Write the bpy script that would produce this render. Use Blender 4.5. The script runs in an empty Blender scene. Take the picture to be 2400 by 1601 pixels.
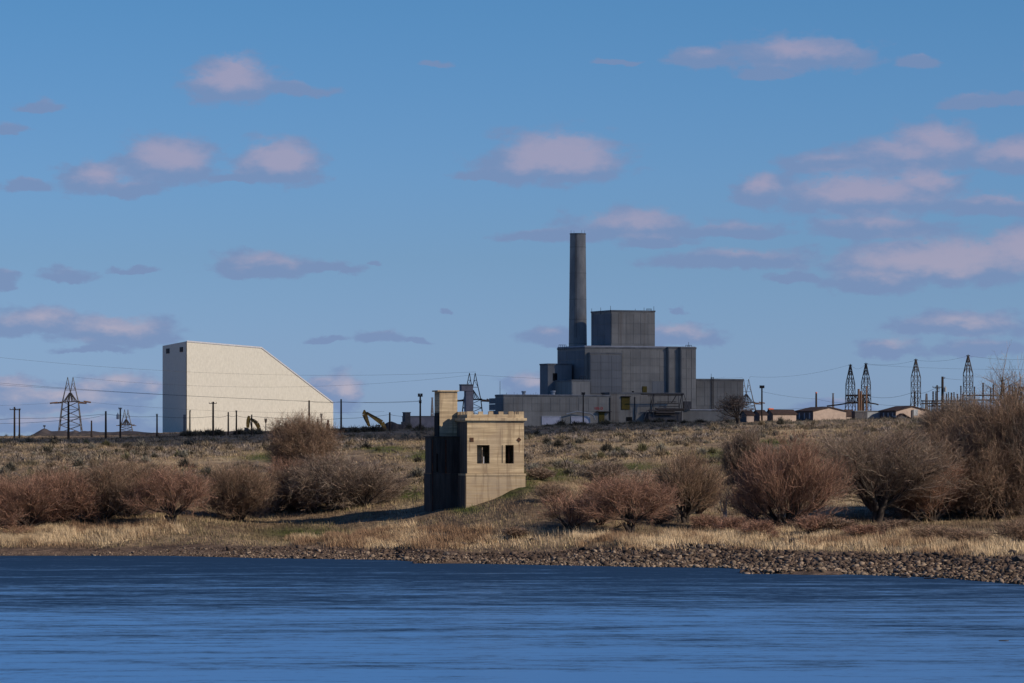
import bpy, math, random
import numpy as np
from mathutils import Vector, Matrix

R_ = math.radians
rng = np.random.default_rng(7)
random.seed(7)
scn = bpy.context.scene
col = scn.collection

# ------------------------------------------------------------------ camera
cd = bpy.data.cameras.new('camera')
cam = bpy.data.objects.new('camera', cd)
col.objects.link(cam)
cam.location = (0, 0, 12)
cam.rotation_euler = (R_(90), 0, 0)
cd.sensor_width = 36
cd.lens = 150
cd.shift_y = 0.108
cd.clip_start = 1
cd.clip_end = 60000
scn.camera = cam

# ------------------------------------------------------------------ sun, exposure
SUN_AZ, SUN_EL = R_(65), R_(30)      # azimuth to the right of straight back behind the camera
S = Vector((math.sin(SUN_AZ) * math.cos(SUN_EL), -math.cos(SUN_AZ) * math.cos(SUN_EL), math.sin(SUN_EL)))
sl = bpy.data.lights.new('sun', 'SUN')
sl.energy = 4.8
sl.angle = R_(0.5)
sl.color = (1.0, 0.87, 0.72)
sun = bpy.data.objects.new('sun', sl)
sun.rotation_euler = S.to_track_quat('Z', 'Y').to_euler()
sun.location = (200, -100, 300)
col.objects.link(sun)
scn.view_settings.view_transform = 'Standard'
scn.view_settings.look = 'None'
scn.view_settings.exposure = -0.1
scn.view_settings.gamma = 1.0
scn.view_settings.use_curve_mapping = False
scn.cycles.use_denoising = True
scn.cycles.max_bounces = 6
scn.cycles.diffuse_bounces = 2
scn.cycles.glossy_bounces = 2
scn.cycles.transparent_max_bounces = 8
scn.cycles.sample_clamp_indirect = 4

# ------------------------------------------------------------------ node helpers
class NT:
    def __init__(s, tree):
        s.t = tree; s.n = tree.nodes; s.l = tree.links
    def new(s, typ, **kw):
        n = s.n.new(typ)
        for k, v in kw.items():
            setattr(n, k, v)
        return n
    def put(s, sock, v):
        if v is None: return
        if isinstance(v, bpy.types.NodeSocket):
            s.l.new(v, sock)
        else:
            if isinstance(v, (tuple, list)) and len(v) == 3 and sock.type == 'RGBA':
                v = (*v, 1)
            sock.default_value = v
    def math(s, op, a, b=None, c=None, clamp=False):
        n = s.new('ShaderNodeMath', operation=op, use_clamp=clamp)
        s.put(n.inputs[0], a); s.put(n.inputs[1], b); s.put(n.inputs[2], c)
        return n.outputs[0]
    def vmath(s, op, a, b=None, out=0):
        n = s.new('ShaderNodeVectorMath', operation=op)
        s.put(n.inputs[0], a); s.put(n.inputs[1], b)
        return n.outputs['Value'] if op in ('LENGTH', 'DOT_PRODUCT') else n.outputs[0]
    def mix(s, f, a, b, blend='MIX'):
        n = s.new('ShaderNodeMix', data_type='RGBA', blend_type=blend)
        s.put(n.inputs[0], f); s.put(n.inputs[6], a); s.put(n.inputs[7], b)
        return n.outputs[2]
    def noise(s, vec, scale, detail=4, rough=0.55, out='Fac'):
        n = s.new('ShaderNodeTexNoise')
        s.put(n.inputs['Vector'], vec); n.inputs['Scale'].default_value = scale
        n.inputs['Detail'].default_value = detail; n.inputs['Roughness'].default_value = rough
        return n.outputs[out]
    def ramp(s, f, lo, hi):
        n = s.new('ShaderNodeMapRange', interpolation_type='SMOOTHSTEP')
        s.put(n.inputs[0], f); n.inputs[1].default_value = lo; n.inputs[2].default_value = hi
        return n.outputs[0]
    def mapping(s, vec, scale, loc=(0, 0, 0)):
        n = s.new('ShaderNodeMapping')
        s.put(n.inputs['Vector'], vec); n.inputs['Scale'].default_value = scale; n.inputs['Location'].default_value = loc
        return n.outputs[0]

# ------------------------------------------------------------------ world
CLOUDS = [
 (545,196,95,58),(690,214,82,15),(108,255,55,14),(30,308,32,14),(395,385,112,54),(225,425,80,40),(62,443,62,16),(305,450,75,18),
 (645,385,98,55),(570,424,65,12),(1302,378,158,62),(1130,414,65,12),(1480,530,152,38),(1275,556,110,14),(1720,545,112,20),(1535,568,92,15),
 (1640,142,75,24),(1875,136,168,40),(1800,176,62,12),(2145,152,42,16),(1020,155,32,8),(1440,152,42,7),(2270,245,62,16),(2380,243,50,12),
 (2190,345,120,48),(1940,385,105,24),(2110,370,140,36),(2370,370,110,44),(2010,460,205,50),(1780,452,56,42),(2160,440,90,44),(2330,482,130,25),
 (2045,535,155,27),(2200,620,265,56),(1740,612,185,22),(2040,664,120,25),(1860,652,52,12),(2390,595,120,55),
 (625,625,125,28),(760,632,92,12),(575,645,60,14),(155,646,66,14),(325,634,50,8),(12,660,38,16),(885,622,20,7),
 (85,757,112,34),(265,778,140,36),(215,820,72,10),(290,905,82,30),(215,925,60,26),(20,915,85,34),(345,915,50,26),(800,920,52,42),(755,905,40,22),
 (765,792,42,8),(890,790,62,14),(985,798,45,6),(1285,792,62,22),(1590,790,90,28),(1235,905,60,30),(2240,765,150,30),(2080,820,85,22),(2290,822,95,18),
 (1036,725,14,6),(1598,728,15,8),(2400,160,16,18),(1940,950,75,16),(130,945,190,30),(120,1000,230,22),
]
world = bpy.data.worlds.new('World')
scn.world = world
world.use_nodes = True
w = NT(world.node_tree)
w.n.clear()
grp = bpy.data.node_groups.new('cloud_field', 'ShaderNodeTree')
grp.interface.new_socket('P', in_out='INPUT', socket_type='NodeSocketVector')
grp.interface.new_socket('L', in_out='OUTPUT', socket_type='NodeSocketFloat')
grp.interface.new_socket('H', in_out='OUTPUT', socket_type='NodeSocketFloat')
g = NT(grp)
gi = g.new('NodeGroupInput'); go = g.new('NodeGroupOutput')
acc = None; hac = None
for (cx, cy, a, b) in CLOUDS:
    c = ((cx - 1200) / 1000, (1060 - cy - b * 0.25) / 1000, 0)
    v = g.vmath('SUBTRACT', gi.outputs[0], c)
    v = g.vmath('MULTIPLY', v, (1000 / (a * 1.14), 1000 / (b * 1.4), 0))
    v = g.vmath('ADD', v, g.vmath('MULTIPLY', g.vmath('MINIMUM', v, (1e6, 0, 0)), (0, 0.9, 0)))
    L = g.vmath('LENGTH', v)
    if acc is None: acc = L
    else: acc = g.math('SMOOTH_MIN', acc, L, 0.35)
    H = g.math('MULTIPLY_ADD', L, -b / 50, b / 50)
    hac = H if hac is None else g.math('SMOOTH_MAX', hac, H, 0.12)
g.l.new(acc, go.inputs[0]); g.l.new(hac, go.inputs[1])

tc = w.new('ShaderNodeTexCoord')
sep = w.new('ShaderNodeSeparateXYZ'); w.l.new(tc.outputs['Generated'], sep.inputs[0])
az = w.math('ARCTAN2', sep.outputs[0], sep.outputs[1])
hor = w.math('SQRT', w.math('ADD', w.math('MULTIPLY', sep.outputs[0], sep.outputs[0]), w.math('MULTIPLY', sep.outputs[1], sep.outputs[1])))
el = w.math('ARCTAN2', sep.outputs[2], hor)
com = w.new('ShaderNodeCombineXYZ')
w.l.new(w.math('MULTIPLY', az, 10.0), com.inputs[0]); w.l.new(w.math('MULTIPLY', el, 10.0), com.inputs[1])
P0 = com.outputs[0]
nz = w.noise(w.mapping(P0, (1, 1.6, 1)), 9, 6, 0.6, 'Color')
warp = w.vmath('MULTIPLY', w.vmath('SUBTRACT', nz, (0.5, 0.5, 0.5)), (0.12, 0.055, 0))
P1 = w.vmath('ADD', P0, warp)
def field(p):
    n = w.new('ShaderNodeGroup'); n.node_tree = grp
    w.l.new(p, n.inputs[0]); return n.outputs
L0 = field(P1)[0]
H1 = field(w.vmath('ADD', P1, (-0.008, -0.02, 0)))[1]
fine = w.noise(w.mapping(P0, (1, 2.0, 1)), 13, 7, 0.6)
Ld = w.math('ADD', L0, w.math('MULTIPLY', w.math('SUBTRACT', fine, 0.5), 1.7))
alpha = w.math('SUBTRACT', 1.0, w.ramp(Ld, 0.68, 1.26))
# the rest of the sky: the same kind of scattered cumulus
gn = w.noise(w.mapping(P0, (0.45, 1.3, 1), (3, 2, 0)), 1.6, 6, 0.55)
out_mask = w.math('MAXIMUM', w.ramp(w.math('ABSOLUTE', az), 0.125, 0.17), w.ramp(el, 0.108, 0.15))
alpha2 = w.math('MULTIPLY', w.ramp(gn, 0.54, 0.66), out_mask)
alpha = w.math('MAXIMUM', alpha, alpha2)
lit = w.math('ADD', H1, w.math('MULTIPLY', w.math('SUBTRACT', fine, 0.5), 1.1))
lit = w.ramp(lit, -0.02, 0.85)
cl_lit = w.mix(w.ramp(el, 0.0, 0.06), (5.5, 4.8, 5.5), (4.0, 3.65, 5.05))
cl_col = w.mix(lit, (2.0, 2.85, 4.9), cl_lit)
sky = w.new('ShaderNodeTexSky', sky_type='NISHITA', sun_disc=False)
sky.sun_elevation = SUN_EL
sky.sun_rotation = math.pi - SUN_AZ
sky.altitude = 200
sky.air_density = 1.0; sky.dust_density = 0.3; sky.ozone_density = 2.5
hs = w.new('ShaderNodeHueSaturation')
hs.inputs['Saturation'].default_value = 1.25
w.l.new(sky.outputs[0], hs.inputs['Color'])
rp = w.new('ShaderNodeValToRGB'); w.l.new(w.math('MULTIPLY', el, 2.5, clamp=True), rp.inputs[0])
els = rp.color_ramp.elements
els[0].position = 0.0; els[0].color = (0.43, 0.65, 1.50, 1)
els[1].position = 1.0; els[1].color = (0.32, 0.52, 0.78, 1)
for p_, c_ in ((0.04, (0.42, 0.62, 1.36, 1)), (0.1125, (0.39, 0.57, 1.05, 1)), (0.26, (0.36, 0.585, 0.91, 1))):
    e_ = els.new(p_); e_.color = c_
tint = rp.outputs[0]
skyc = w.mix(1.0, hs.outputs[0], tint, 'MULTIPLY')
final = w.mix(w.math('MULTIPLY', alpha, 0.78), skyc, cl_col)
bg = w.new('ShaderNodeBackground'); bg.inputs[1].default_value = 0.1
w.l.new(final, bg.inputs[0])
wo = w.new('ShaderNodeOutputWorld'); w.l.new(bg.outputs[0], wo.inputs[0])

# ------------------------------------------------------------------ materials
MATS = {}
def base_mat(name):
    m = bpy.data.materials.new(name); m.use_nodes = True
    t = NT(m.node_tree)
    b = m.node_tree.nodes['Principled BSDF']
    b.inputs['Specular IOR Level'].default_value = 0.15
    MATS[name] = m
    return m, t, b
def mat(name, c1, c2=None, scale=1.0, rough=0.85, stretch=(1, 1, 1), metal=0, bump=0.0, lo=0.35, hi=0.65, spec=0.15, world=True, rnd=0.0):
    m, t, b = base_mat(name)
    b.inputs['Roughness'].default_value = rough
    b.inputs['Metallic'].default_value = metal
    b.inputs['Specular IOR Level'].default_value = spec
    if c2 is None: c2 = tuple(x * 0.75 for x in c1)
    if world: vec = t.new('ShaderNodeNewGeometry').outputs['Position']
    else: vec = t.new('ShaderNodeTexCoord').outputs['Object']
    vec = t.mapping(vec, stretch)
    f = t.noise(vec, scale, 5, 0.6)
    c = t.mix(t.ramp(f, lo, hi), c1, c2)
    if rnd:
        oi = t.new('ShaderNodeObjectInfo').outputs['Random']
        k = t.math('ADD', t.math('MULTIPLY', oi, 2 * rnd), 1 - rnd)
        c = t.mix(1.0, c, t.vmath('SCALE', (1, 1, 1)) if False else c, 'MIX')
        hsv = t.new('ShaderNodeHueSaturation'); t.l.new(c, hsv.inputs['Color']); t.l.new(k, hsv.inputs['Value'])
        c = hsv.outputs[0]
    t.put(b.inputs['Base Color'], c)
    if bump:
        bn = t.new('ShaderNodeBump'); bn.inputs['Strength'].default_value = bump; bn.inputs['Distance'].default_value = 0.1
        t.l.new(t.noise(vec, scale * 4, 4), bn.inputs['Height']); t.l.new(bn.outputs[0], b.inputs['Normal'])
    return m

mat('shaded_concrete', (0.15, 0.125, 0.10), (0.085, 0.072, 0.06), 0.8, stretch=(2, 2, 0.25), bump=0.3)  # dark copy of the tan concrete, the left wall's shade put into its colour
# board-formed tan concrete with lift lines, drips and rust
m, t, b = base_mat('tan_concrete')
pos = t.new('ShaderNodeNewGeometry').outputs['Position']
sp = t.new('ShaderNodeSeparateXYZ'); t.l.new(pos, sp.inputs[0])
boards = t.noise(t.mapping(pos, (0.15, 0.15, 3.2)), 1.0, 3, 0.6)
patch = t.noise(pos, 0.45, 5, 0.6)
drip = t.noise(t.mapping(pos, (2.2, 2.2, 0.18)), 1.0, 4, 0.6)
c = t.mix(t.ramp(boards, 0.32, 0.68), (0.35, 0.26, 0.16), (0.62, 0.49, 0.31))
c = t.mix(t.math('MULTIPLY', t.ramp(patch, 0.42, 0.66), 0.6), c, (0.36, 0.28, 0.195))
c = t.mix(t.math('MULTIPLY', t.ramp(drip, 0.50, 0.66), 0.6), c, (0.22, 0.16, 0.105))
lift = t.math('PINGPONG', t.math('ADD', sp.outputs[2], 0.35), 0.61)
c = t.mix(t.math('MULTIPLY', t.math('SUBTRACT', 1.0, t.ramp(lift, 0.0, 0.05)), 0.4), c, (0.25, 0.19, 0.13))
# stained base under the plinth joint
c = t.mix(t.math('MULTIPLY', t.math('MULTIPLY', t.math('SUBTRACT', 1.0, t.ramp(sp.outputs[2], 8.2, 9.6)), t.ramp(boards, 0.4, 0.6)), 0.55), c, (0.3, 0.24, 0.18))
t.put(b.inputs['Base Color'], c); b.inputs['Roughness'].default_value = 0.92
bn = t.new('ShaderNodeBump'); bn.inputs['Strength'].default_value = 0.5; bn.inputs['Distance'].default_value = 0.06
t.l.new(boards, bn.inputs['Height']); t.l.new(bn.outputs[0], b.inputs['Normal'])

def cladding(name, c1, c2, ribs=1.6, stain=(0.13, 0.10, 0.075), stain_amt=0.45):
    m, t, b = base_mat(name)
    pos = t.new('ShaderNodeNewGeometry').outputs['Position']
    big = t.noise(t.mapping(pos, (0.09, 0.09, 0.12)), 1.0, 4, 0.6)
    rib = t.noise(t.mapping(pos, (ribs, ribs, 0.03)), 1.0, 3, 0.7)
    st = t.noise(t.mapping(pos, (0.33, 0.33, 0.015)), 1.0, 4, 0.65)
    oi = t.new('ShaderNodeObjectInfo').outputs['Random']
    c = t.mix(t.ramp(big, 0.35, 0.65), c1, c2)
    c = t.mix(t.math('MULTIPLY', t.ramp(rib, 0.35, 0.7), 0.45), c, tuple(x * 0.6 for x in c1))
    c = t.mix(t.math('MULTIPLY', t.ramp(st, 0.57, 0.72), stain_amt), c, stain)
    hsv = t.new('ShaderNodeHueSaturation'); t.l.new(c, hsv.inputs['Color'])
    t.l.new(t.math('ADD', t.math('MULTIPLY', oi, 0.13), 0.935), hsv.inputs['Value'])
    t.l.new(hsv.outputs[0], b.inputs['Base Color']); b.inputs['Roughness'].default_value = 0.9
    return m
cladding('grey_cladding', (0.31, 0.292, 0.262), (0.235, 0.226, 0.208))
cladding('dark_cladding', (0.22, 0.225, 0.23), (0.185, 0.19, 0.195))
cladding('brown_cladding', (0.25, 0.24, 0.22), (0.19, 0.18, 0.165))
mat('stack_concrete', (0.33, 0.32, 0.295), (0.22, 0.22, 0.21), 0.35, stretch=(1, 1, 0.35), bump=0.3)
mat('coping', (0.2, 0.2, 0.2), (0.13, 0.13, 0.13), 0.4)
mat('pale_roof', (0.42, 0.42, 0.44), (0.34, 0.34, 0.36), 0.5)
mat('yellow_door', (0.12, 0.092, 0.022), (0.075, 0.06, 0.02), 0.9)
mat('white_door', (0.55, 0.55, 0.62), (0.45, 0.45, 0.52), 0.6)
mat('white_paint', (0.6, 0.6, 0.62), (0.5, 0.5, 0.52), 2)
mat('dark_steel', (0.035, 0.035, 0.04), (0.06, 0.05, 0.045), 2, rough=0.6, metal=0.3)
mat('galvanised', (0.12, 0.115, 0.115), (0.075, 0.07, 0.072), 1.0, rough=0.6, metal=0.3)
mat('far_steel', (0.14, 0.13, 0.14), (0.1, 0.09, 0.095), 1.0, rough=0.7)
mat('black_void', (0.012, 0.012, 0.013), (0.008, 0.008, 0.008), 1)
mat('rust', (0.11, 0.045, 0.025), (0.05, 0.025, 0.02), 3, stretch=(1, 1, 0.6))
mat('plate_rust', (0.045, 0.03, 0.022), (0.12, 0.055, 0.03), 6)
mat('rust_stain', (0.27, 0.17, 0.1), (0.36, 0.27, 0.18), 4, stretch=(4, 4, 0.6))
mat('dark_concrete', (0.085, 0.075, 0.065), (0.045, 0.04, 0.036), 0.9, stretch=(2, 2, 0.2), bump=0.3)  # darkened concrete: shade of the intake and rear merlons is in the colour
mat('pole_wood', (0.045, 0.034, 0.028), (0.028, 0.022, 0.02), 3, stretch=(3, 3, 0.3))
mat('brown_wood', (0.2, 0.12, 0.08), (0.11, 0.07, 0.05), 3, stretch=(3, 3, 0.3))
mat('wire', (0.05, 0.05, 0.055), (0.04, 0.04, 0.04), 1)
mat('grey_box', (0.25, 0.23, 0.25), (0.19, 0.18, 0.2), 0.7, bump=0.2)
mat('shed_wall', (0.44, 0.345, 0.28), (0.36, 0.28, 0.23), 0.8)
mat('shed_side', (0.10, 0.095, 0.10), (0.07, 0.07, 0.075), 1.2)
mat('shed_roof', (0.06, 0.04, 0.033), (0.04, 0.028, 0.026), 1.2)
mat('container', (0.36, 0.38, 0.40), (0.28, 0.30, 0.31), 1.0)
mat('excavator_yellow', (0.42, 0.24, 0.045), (0.24, 0.13, 0.04), 1.4, rough=0.55)
mat('machine_grey', (0.05, 0.05, 0.055), (0.03, 0.03, 0.035), 2)
mat('dark_red', (0.13, 0.022, 0.018), (0.08, 0.02, 0.018), 2)
mat('red_paint', (0.6, 0.05, 0.04), (0.42, 0.04, 0.04), 4)
mat('orange_paint', (0.75, 0.16, 0.06), (0.5, 0.12, 0.05), 2)
mat('mound_soil', (0.085, 0.07, 0.065), (0.05, 0.045, 0.045), 0.4, bump=0.6)
mat('rock_dark', (0.10, 0.082, 0.07), (0.045, 0.038, 0.034), 2.2, bump=0.5, rnd=0.35)
mat('rock_tan', (0.25, 0.195, 0.145), (0.13, 0.1, 0.075), 2.2, bump=0.5, rnd=0.35)
mat('rock_tan_mass', (0.30, 0.235, 0.175), (0.115, 0.09, 0.07), 0.9, bump=0.5)
mat('bark', (0.075, 0.06, 0.05), (0.045, 0.036, 0.03), 3)
mat('pale_bark', (0.42, 0.34, 0.28), (0.3, 0.23, 0.19), 3)
mat('sage_grey', (0.25, 0.235, 0.19), (0.16, 0.145, 0.11), 0.3, rnd=0.3)
mat('sage_tan', (0.34, 0.27, 0.18), (0.22, 0.17, 0.11), 0.3, rnd=0.25)
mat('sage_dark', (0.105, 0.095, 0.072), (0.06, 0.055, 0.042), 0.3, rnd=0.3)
mat('sage_olive', (0.13, 0.125, 0.06), (0.2, 0.18, 0.1), 0.3, rnd=0.25)

# warm off-white ribbed metal siding
m, t, b = base_mat('white_siding')
pos = t.new('ShaderNodeNewGeometry').outputs['Position']
n1 = t.noise(t.mapping(pos, (2.2, 2.2, 0.8)), 1.0, 3, 0.75)
n2 = t.noise(t.mapping(pos, (0.03, 0.03, 0.05)), 1.0, 3)
c = t.mix(t.ramp(n1, 0.3, 0.7), (0.70, 0.665, 0.565), (0.60, 0.57, 0.48))
c = t.mix(t.math('MULTIPLY', t.ramp(n2, 0.4, 0.7), 0.15), c, (0.6, 0.57, 0.52))
t.put(b.inputs['Base Color'], c); b.inputs['Roughness'].default_value = 0.7
bn = t.new('ShaderNodeBump'); bn.inputs['Strength'].default_value = 0.35; bn.inputs['Distance'].default_value = 0.12
t.l.new(n1, bn.inputs['Height']); t.l.new(bn.outputs[0], b.inputs['Normal'])

def attr_mat(name, rough=0.95, nscale=0.8, amt=0.45, bump=0.0):
    m, t, b = base_mat(name)
    at = t.new('ShaderNodeAttribute'); at.attribute_name = 'Col'
    pos = t.new('ShaderNodeNewGeometry').outputs['Position']
    n1 = t.noise(pos, nscale, 6, 0.7)
    k = t.math('ADD', 1.0 - amt / 2, t.math('MULTIPLY', t.math('SUBTRACT', t.ramp(n1, 0.25, 0.75), 0.5), amt * 2))
    hsv = t.new('ShaderNodeHueSaturation'); t.l.new(at.outputs['Color'], hsv.inputs['Color']); t.l.new(k, hsv.inputs['Value'])
    t.l.new(hsv.outputs[0], b.inputs['Base Color']); b.inputs['Roughness'].default_value = rough
    if bump:
        bn = t.new('ShaderNodeBump'); bn.inputs['Strength'].default_value = bump; bn.inputs['Distance'].default_value = 0.4
        t.l.new(t.noise(pos, nscale * 1.5, 5, 0.7), bn.inputs['Height']); t.l.new(bn.outputs[0], b.inputs['Normal'])
    return m
attr_mat('ground', bump=0.8)
attr_mat('grass', nscale=0.15, amt=0.2)
for nm_, c_ in (('twig_red', (0.28, 0.165, 0.115)), ('twig_brown', (0.235, 0.16, 0.11)), ('twig_grey', (0.22, 0.165, 0.125))):
    m, t, b = base_mat(nm_)
    at = t.new('ShaderNodeAttribute'); at.attribute_name = 'Col'
    t.l.new(t.mix(1.0, at.outputs['Color'], c_, 'MULTIPLY'), b.inputs['Base Color']); b.inputs['Roughness'].default_value = 0.85

# water: a rough mirror over a deep blue body; wind lanes change how much of the surface still mirrors
m, t, b = base_mat('water')
m.node_tree.nodes.remove(b)
pos = t.new('ShaderNodeNewGeometry').outputs['Position']
n_a = t.noise(t.mapping(pos, (0.05, 0.15, 1)), 1.0, 4, 0.62)
n_b = t.noise(t.mapping(pos, (0.2, 0.48, 1), (3, 1, 0)), 1.0, 5, 0.7)
n_c = t.noise(t.mapping(pos, (0.011, 0.03, 1), (5, 9, 0)), 1.0, 3, 0.6)
n_d = t.noise(t.mapping(pos, (1.1, 2.0, 1), (1, 7, 0)), 1.0, 5, 0.78)
mixl = t.math('ADD', t.math('ADD', t.math('MULTIPLY', n_a, 0.26), t.math('MULTIPLY', n_b, 0.32)), t.math('ADD', t.math('MULTIPLY', n_c, 0.16), t.math('MULTIPLY', n_d, 0.26)))
spy = t.new('ShaderNodeSeparateXYZ'); t.l.new(pos, spy.inputs[0])
mixl = t.math('ADD', mixl, t.math('MULTIPLY', t.math('SUBTRACT', 350.0, spy.outputs[1]), 0.0007))  # painted falloff: reflection is darkened toward the far shore
calm = t.ramp(mixl, 0.45, 0.585)
bn = t.new('ShaderNodeBump'); bn.inputs['Distance'].default_value = 0.10
t.l.new(t.math('SUBTRACT', 1.0, t.math('MULTIPLY', calm, 0.6)), bn.inputs['Strength'])
t.l.new(t.noise(t.mapping(pos, (0.9, 0.9, 1)), 1.2, 4, 0.65), bn.inputs['Height'])
gl = t.new('ShaderNodeBsdfGlossy'); gl.inputs['Color'].default_value = (0.60, 0.88, 1.0, 1)
t.l.new(t.math('SUBTRACT', 0.42, t.math('MULTIPLY', calm, 0.10)), gl.inputs['Roughness'])
t.l.new(bn.outputs[0], gl.inputs['Normal'])
df = t.new('ShaderNodeBsdfDiffuse'); df.inputs['Color'].default_value = (0.008, 0.028, 0.07, 1)
mx = t.new('ShaderNodeMixShader')
t.l.new(t.math('ADD', 0.10, t.math('MULTIPLY', calm, 0.90)), mx.inputs[0])
t.l.new(df.outputs[0], mx.inputs[1]); t.l.new(gl.outputs[0], mx.inputs[2])
t.l.new(mx.outputs[0], m.node_tree.nodes['Material Output'].inputs[0])

# ------------------------------------------------------------------ mesh helpers
def tag(o, label=None, cat=None, group=None, kind=None):
    if label: o['label'] = label
    if cat: o['category'] = cat
    if group: o['group'] = group
    if kind: o['kind'] = kind
    return o
def empty(name, loc, label, cat, group=None):
    o = bpy.data.objects.new(name, None); o.location = loc; o.empty_display_size = 0.5
    col.objects.link(o)
    return tag(o, label, cat, group)
def world_loc(o):
    v = Vector((0, 0, 0))
    while o is not None:
        v = v + o.location; o = o.parent
    return v
def np_mesh(name, verts, faces, m, k=3, cols=None, smooth=False):
    me = bpy.data.meshes.new(name)
    verts = np.asarray(verts, np.float32); faces = np.asarray(faces, np.int32)
    nv, nf = len(verts), len(faces)
    me.vertices.add(nv); me.vertices.foreach_set('co', verts.ravel())
    me.loops.add(nf * k); me.loops.foreach_set('vertex_index', faces.ravel())
    me.polygons.add(nf); me.polygons.foreach_set('loop_start', np.arange(0, nf * k, k, dtype=np.int32))
    me.polygons.foreach_set('loop_total', np.full(nf, k, np.int32))
    if smooth: me.polygons.foreach_set('use_smooth', np.ones(nf, bool))
    me.update(calc_edges=True)
    if cols is not None:
        a = me.attributes.new('Col', 'FLOAT_COLOR', 'POINT')
        cc = np.ones((nv, 4), np.float32); cc[:, :3] = cols
        a.data.foreach_set('color', cc.ravel())
    me.materials.append(MATS[m])
    return me
def put(name, me, parent=None, loc=(0, 0, 0)):
    o = bpy.data.objects.new(name, me); col.objects.link(o); o.location = loc
    if parent is not None: o.parent = parent
    return o
class MB:
    def __init__(s): s.v = []; s.f = []
    def hexa(s, p):   # 8 points: bottom 4 ccw, top 4 ccw
        n = len(s.v); s.v += [tuple(q) for q in p]
        for f in ((0, 3, 2, 1), (4, 5, 6, 7), (0, 1, 5, 4), (1, 2, 6, 5), (2, 3, 7, 6), (3, 0, 4, 7)):
            s.f.append(tuple(n + i for i in f))
        return s
    def box(s, x0, x1, y0, y1, z0, z1):
        return s.hexa([(x0, y0, z0), (x1, y0, z0), (x1, y1, z0), (x0, y1, z0), (x0, y0, z1), (x1, y0, z1), (x1, y1, z1), (x0, y1, z1)])
    def fbox(s, F, u0, u1, w0, w1, z0, z1):
        return s.hexa([F(u0, w0, z0), F(u1, w0, z0), F(u1, w1, z0), F(u0, w1, z0), F(u0, w0, z1), F(u1, w0, z1), F(u1, w1, z1), F(u0, w1, z1)])
    def beam(s, p, q, r0, r1=None, n=4):
        r1 = r0 if r1 is None else r1
        p = Vector(p); q = Vector(q); d = q - p
        if d.length < 1e-6: return s
        d.normalize()
        a = d.orthogonal().normalized() if abs(d.z) < 0.99 else Vector((1, 0, 0))
        bb = d.cross(a).normalized(); a = bb.cross(d)
        k = len(s.v)
        for (c, r) in ((p, r0), (q, r1)):
            for i in range(n):
                t_ = 2 * math.pi * (i + 0.5) / n
                s.v.append(tuple(c + (a * math.cos(t_) + bb * math.sin(t_)) * r))
        for i in range(n):
            j = (i + 1) % n
            s.f.append((k + i, k + j, k + n + j, k + n + i))
        s.f.append(tuple(k + i for i in reversed(range(n)))); s.f.append(tuple(k + n + i for i in range(n)))
        return s
    def poly(s, pts, r, n=4):
        for a, b_ in zip(pts[:-1], pts[1:]): s.beam(a, b_, r, r, n)
        return s
    def prism(s, front, back):
        n = len(front); k = len(s.v)
        s.v += [tuple(p) for p in front] + [tuple(p) for p in back]
        s.f.append(tuple(range(k, k + n))); s.f.append(tuple(reversed(range(k + n, k + 2 * n))))
        for i in range(n):
            j = (i + 1) % n
            s.f.append((k + j, k + i, k + n + i, k + n + j))
        return s
    def lathe(s, c, prof, n=24, cap=True):
        k = len(s.v); m_ = len(prof)
        for (r, z) in prof:
            for i in range(n):
                a = 2 * math.pi * i / n
                s.v.append((c[0] + r * math.cos(a), c[1] + r * math.sin(a), z))
        for j in range(m_ - 1):
            for i in range(n):
                i2 = (i + 1) % n
                s.f.append((k + j * n + i, k + j * n + i2, k + (j + 1) * n + i2, k + (j + 1) * n + i))
        if cap: s.f.append(tuple(k + (m_ - 1) * n + i for i in range(n)))
        return s
    def mesh(s, name, m, off=(0, 0, 0)):
        me = bpy.data.meshes.new(name)
        ox, oy, oz = off
        me.from_pydata([(x - ox, y - oy, z - oz) for x, y, z in s.v], [], s.f)
        me.validate(); me.update()
        me.materials.append(MATS[m])
        return me
    def build(s, name, m, parent=None, loc=None, smooth=False):
        """geometry is in world coordinates; the object keeps its root's origin"""
        if parent is not None:
            me = s.mesh(name, m, world_loc(parent)); o = put(name, me, parent)
        else:
            off = loc if loc is not None else (0, 0, 0)
            me = s.mesh(name, m, off); o = put(name, me, None, off)
        if smooth: me.polygons.foreach_set('use_smooth', [True] * len(me.polygons))
        return o

def PX(px, py, D): return Vector(((px - 1200) / 1e4 * D, D, 12 + (1060 - py) / 1e4 * D))
class Frame:
    """building axes: u along its front, w into its depth"""
    def __init__(s, px, D, theta):
        s.ox, s.oy = (px - 1200) / 1e4 * D, D
        s.c, s.s = math.cos(R_(theta)), math.sin(R_(theta))
    def __call__(s, u, w_, z): return (s.ox + u * s.c - w_ * s.s, s.oy + u * s.s + w_ * s.c, z)
    def u(s, px, w_=0):
        k = (px - 1200) / 1e4
        return (k * (s.oy + w_ * s.c) - s.ox + w_ * s.s) / (s.c - k * s.s)
    def w(s, px, u_=0):
        k = (px - 1200) / 1e4
        return (s.ox + u_ * s.c - k * (s.oy + u_ * s.s)) / (s.s + k * s.c)
    def z(s, py, u_=0, w_=0): return 12 + (1060 - py) / 1e4 * (s.oy + u_ * s.s + w_ * s.c)

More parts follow.
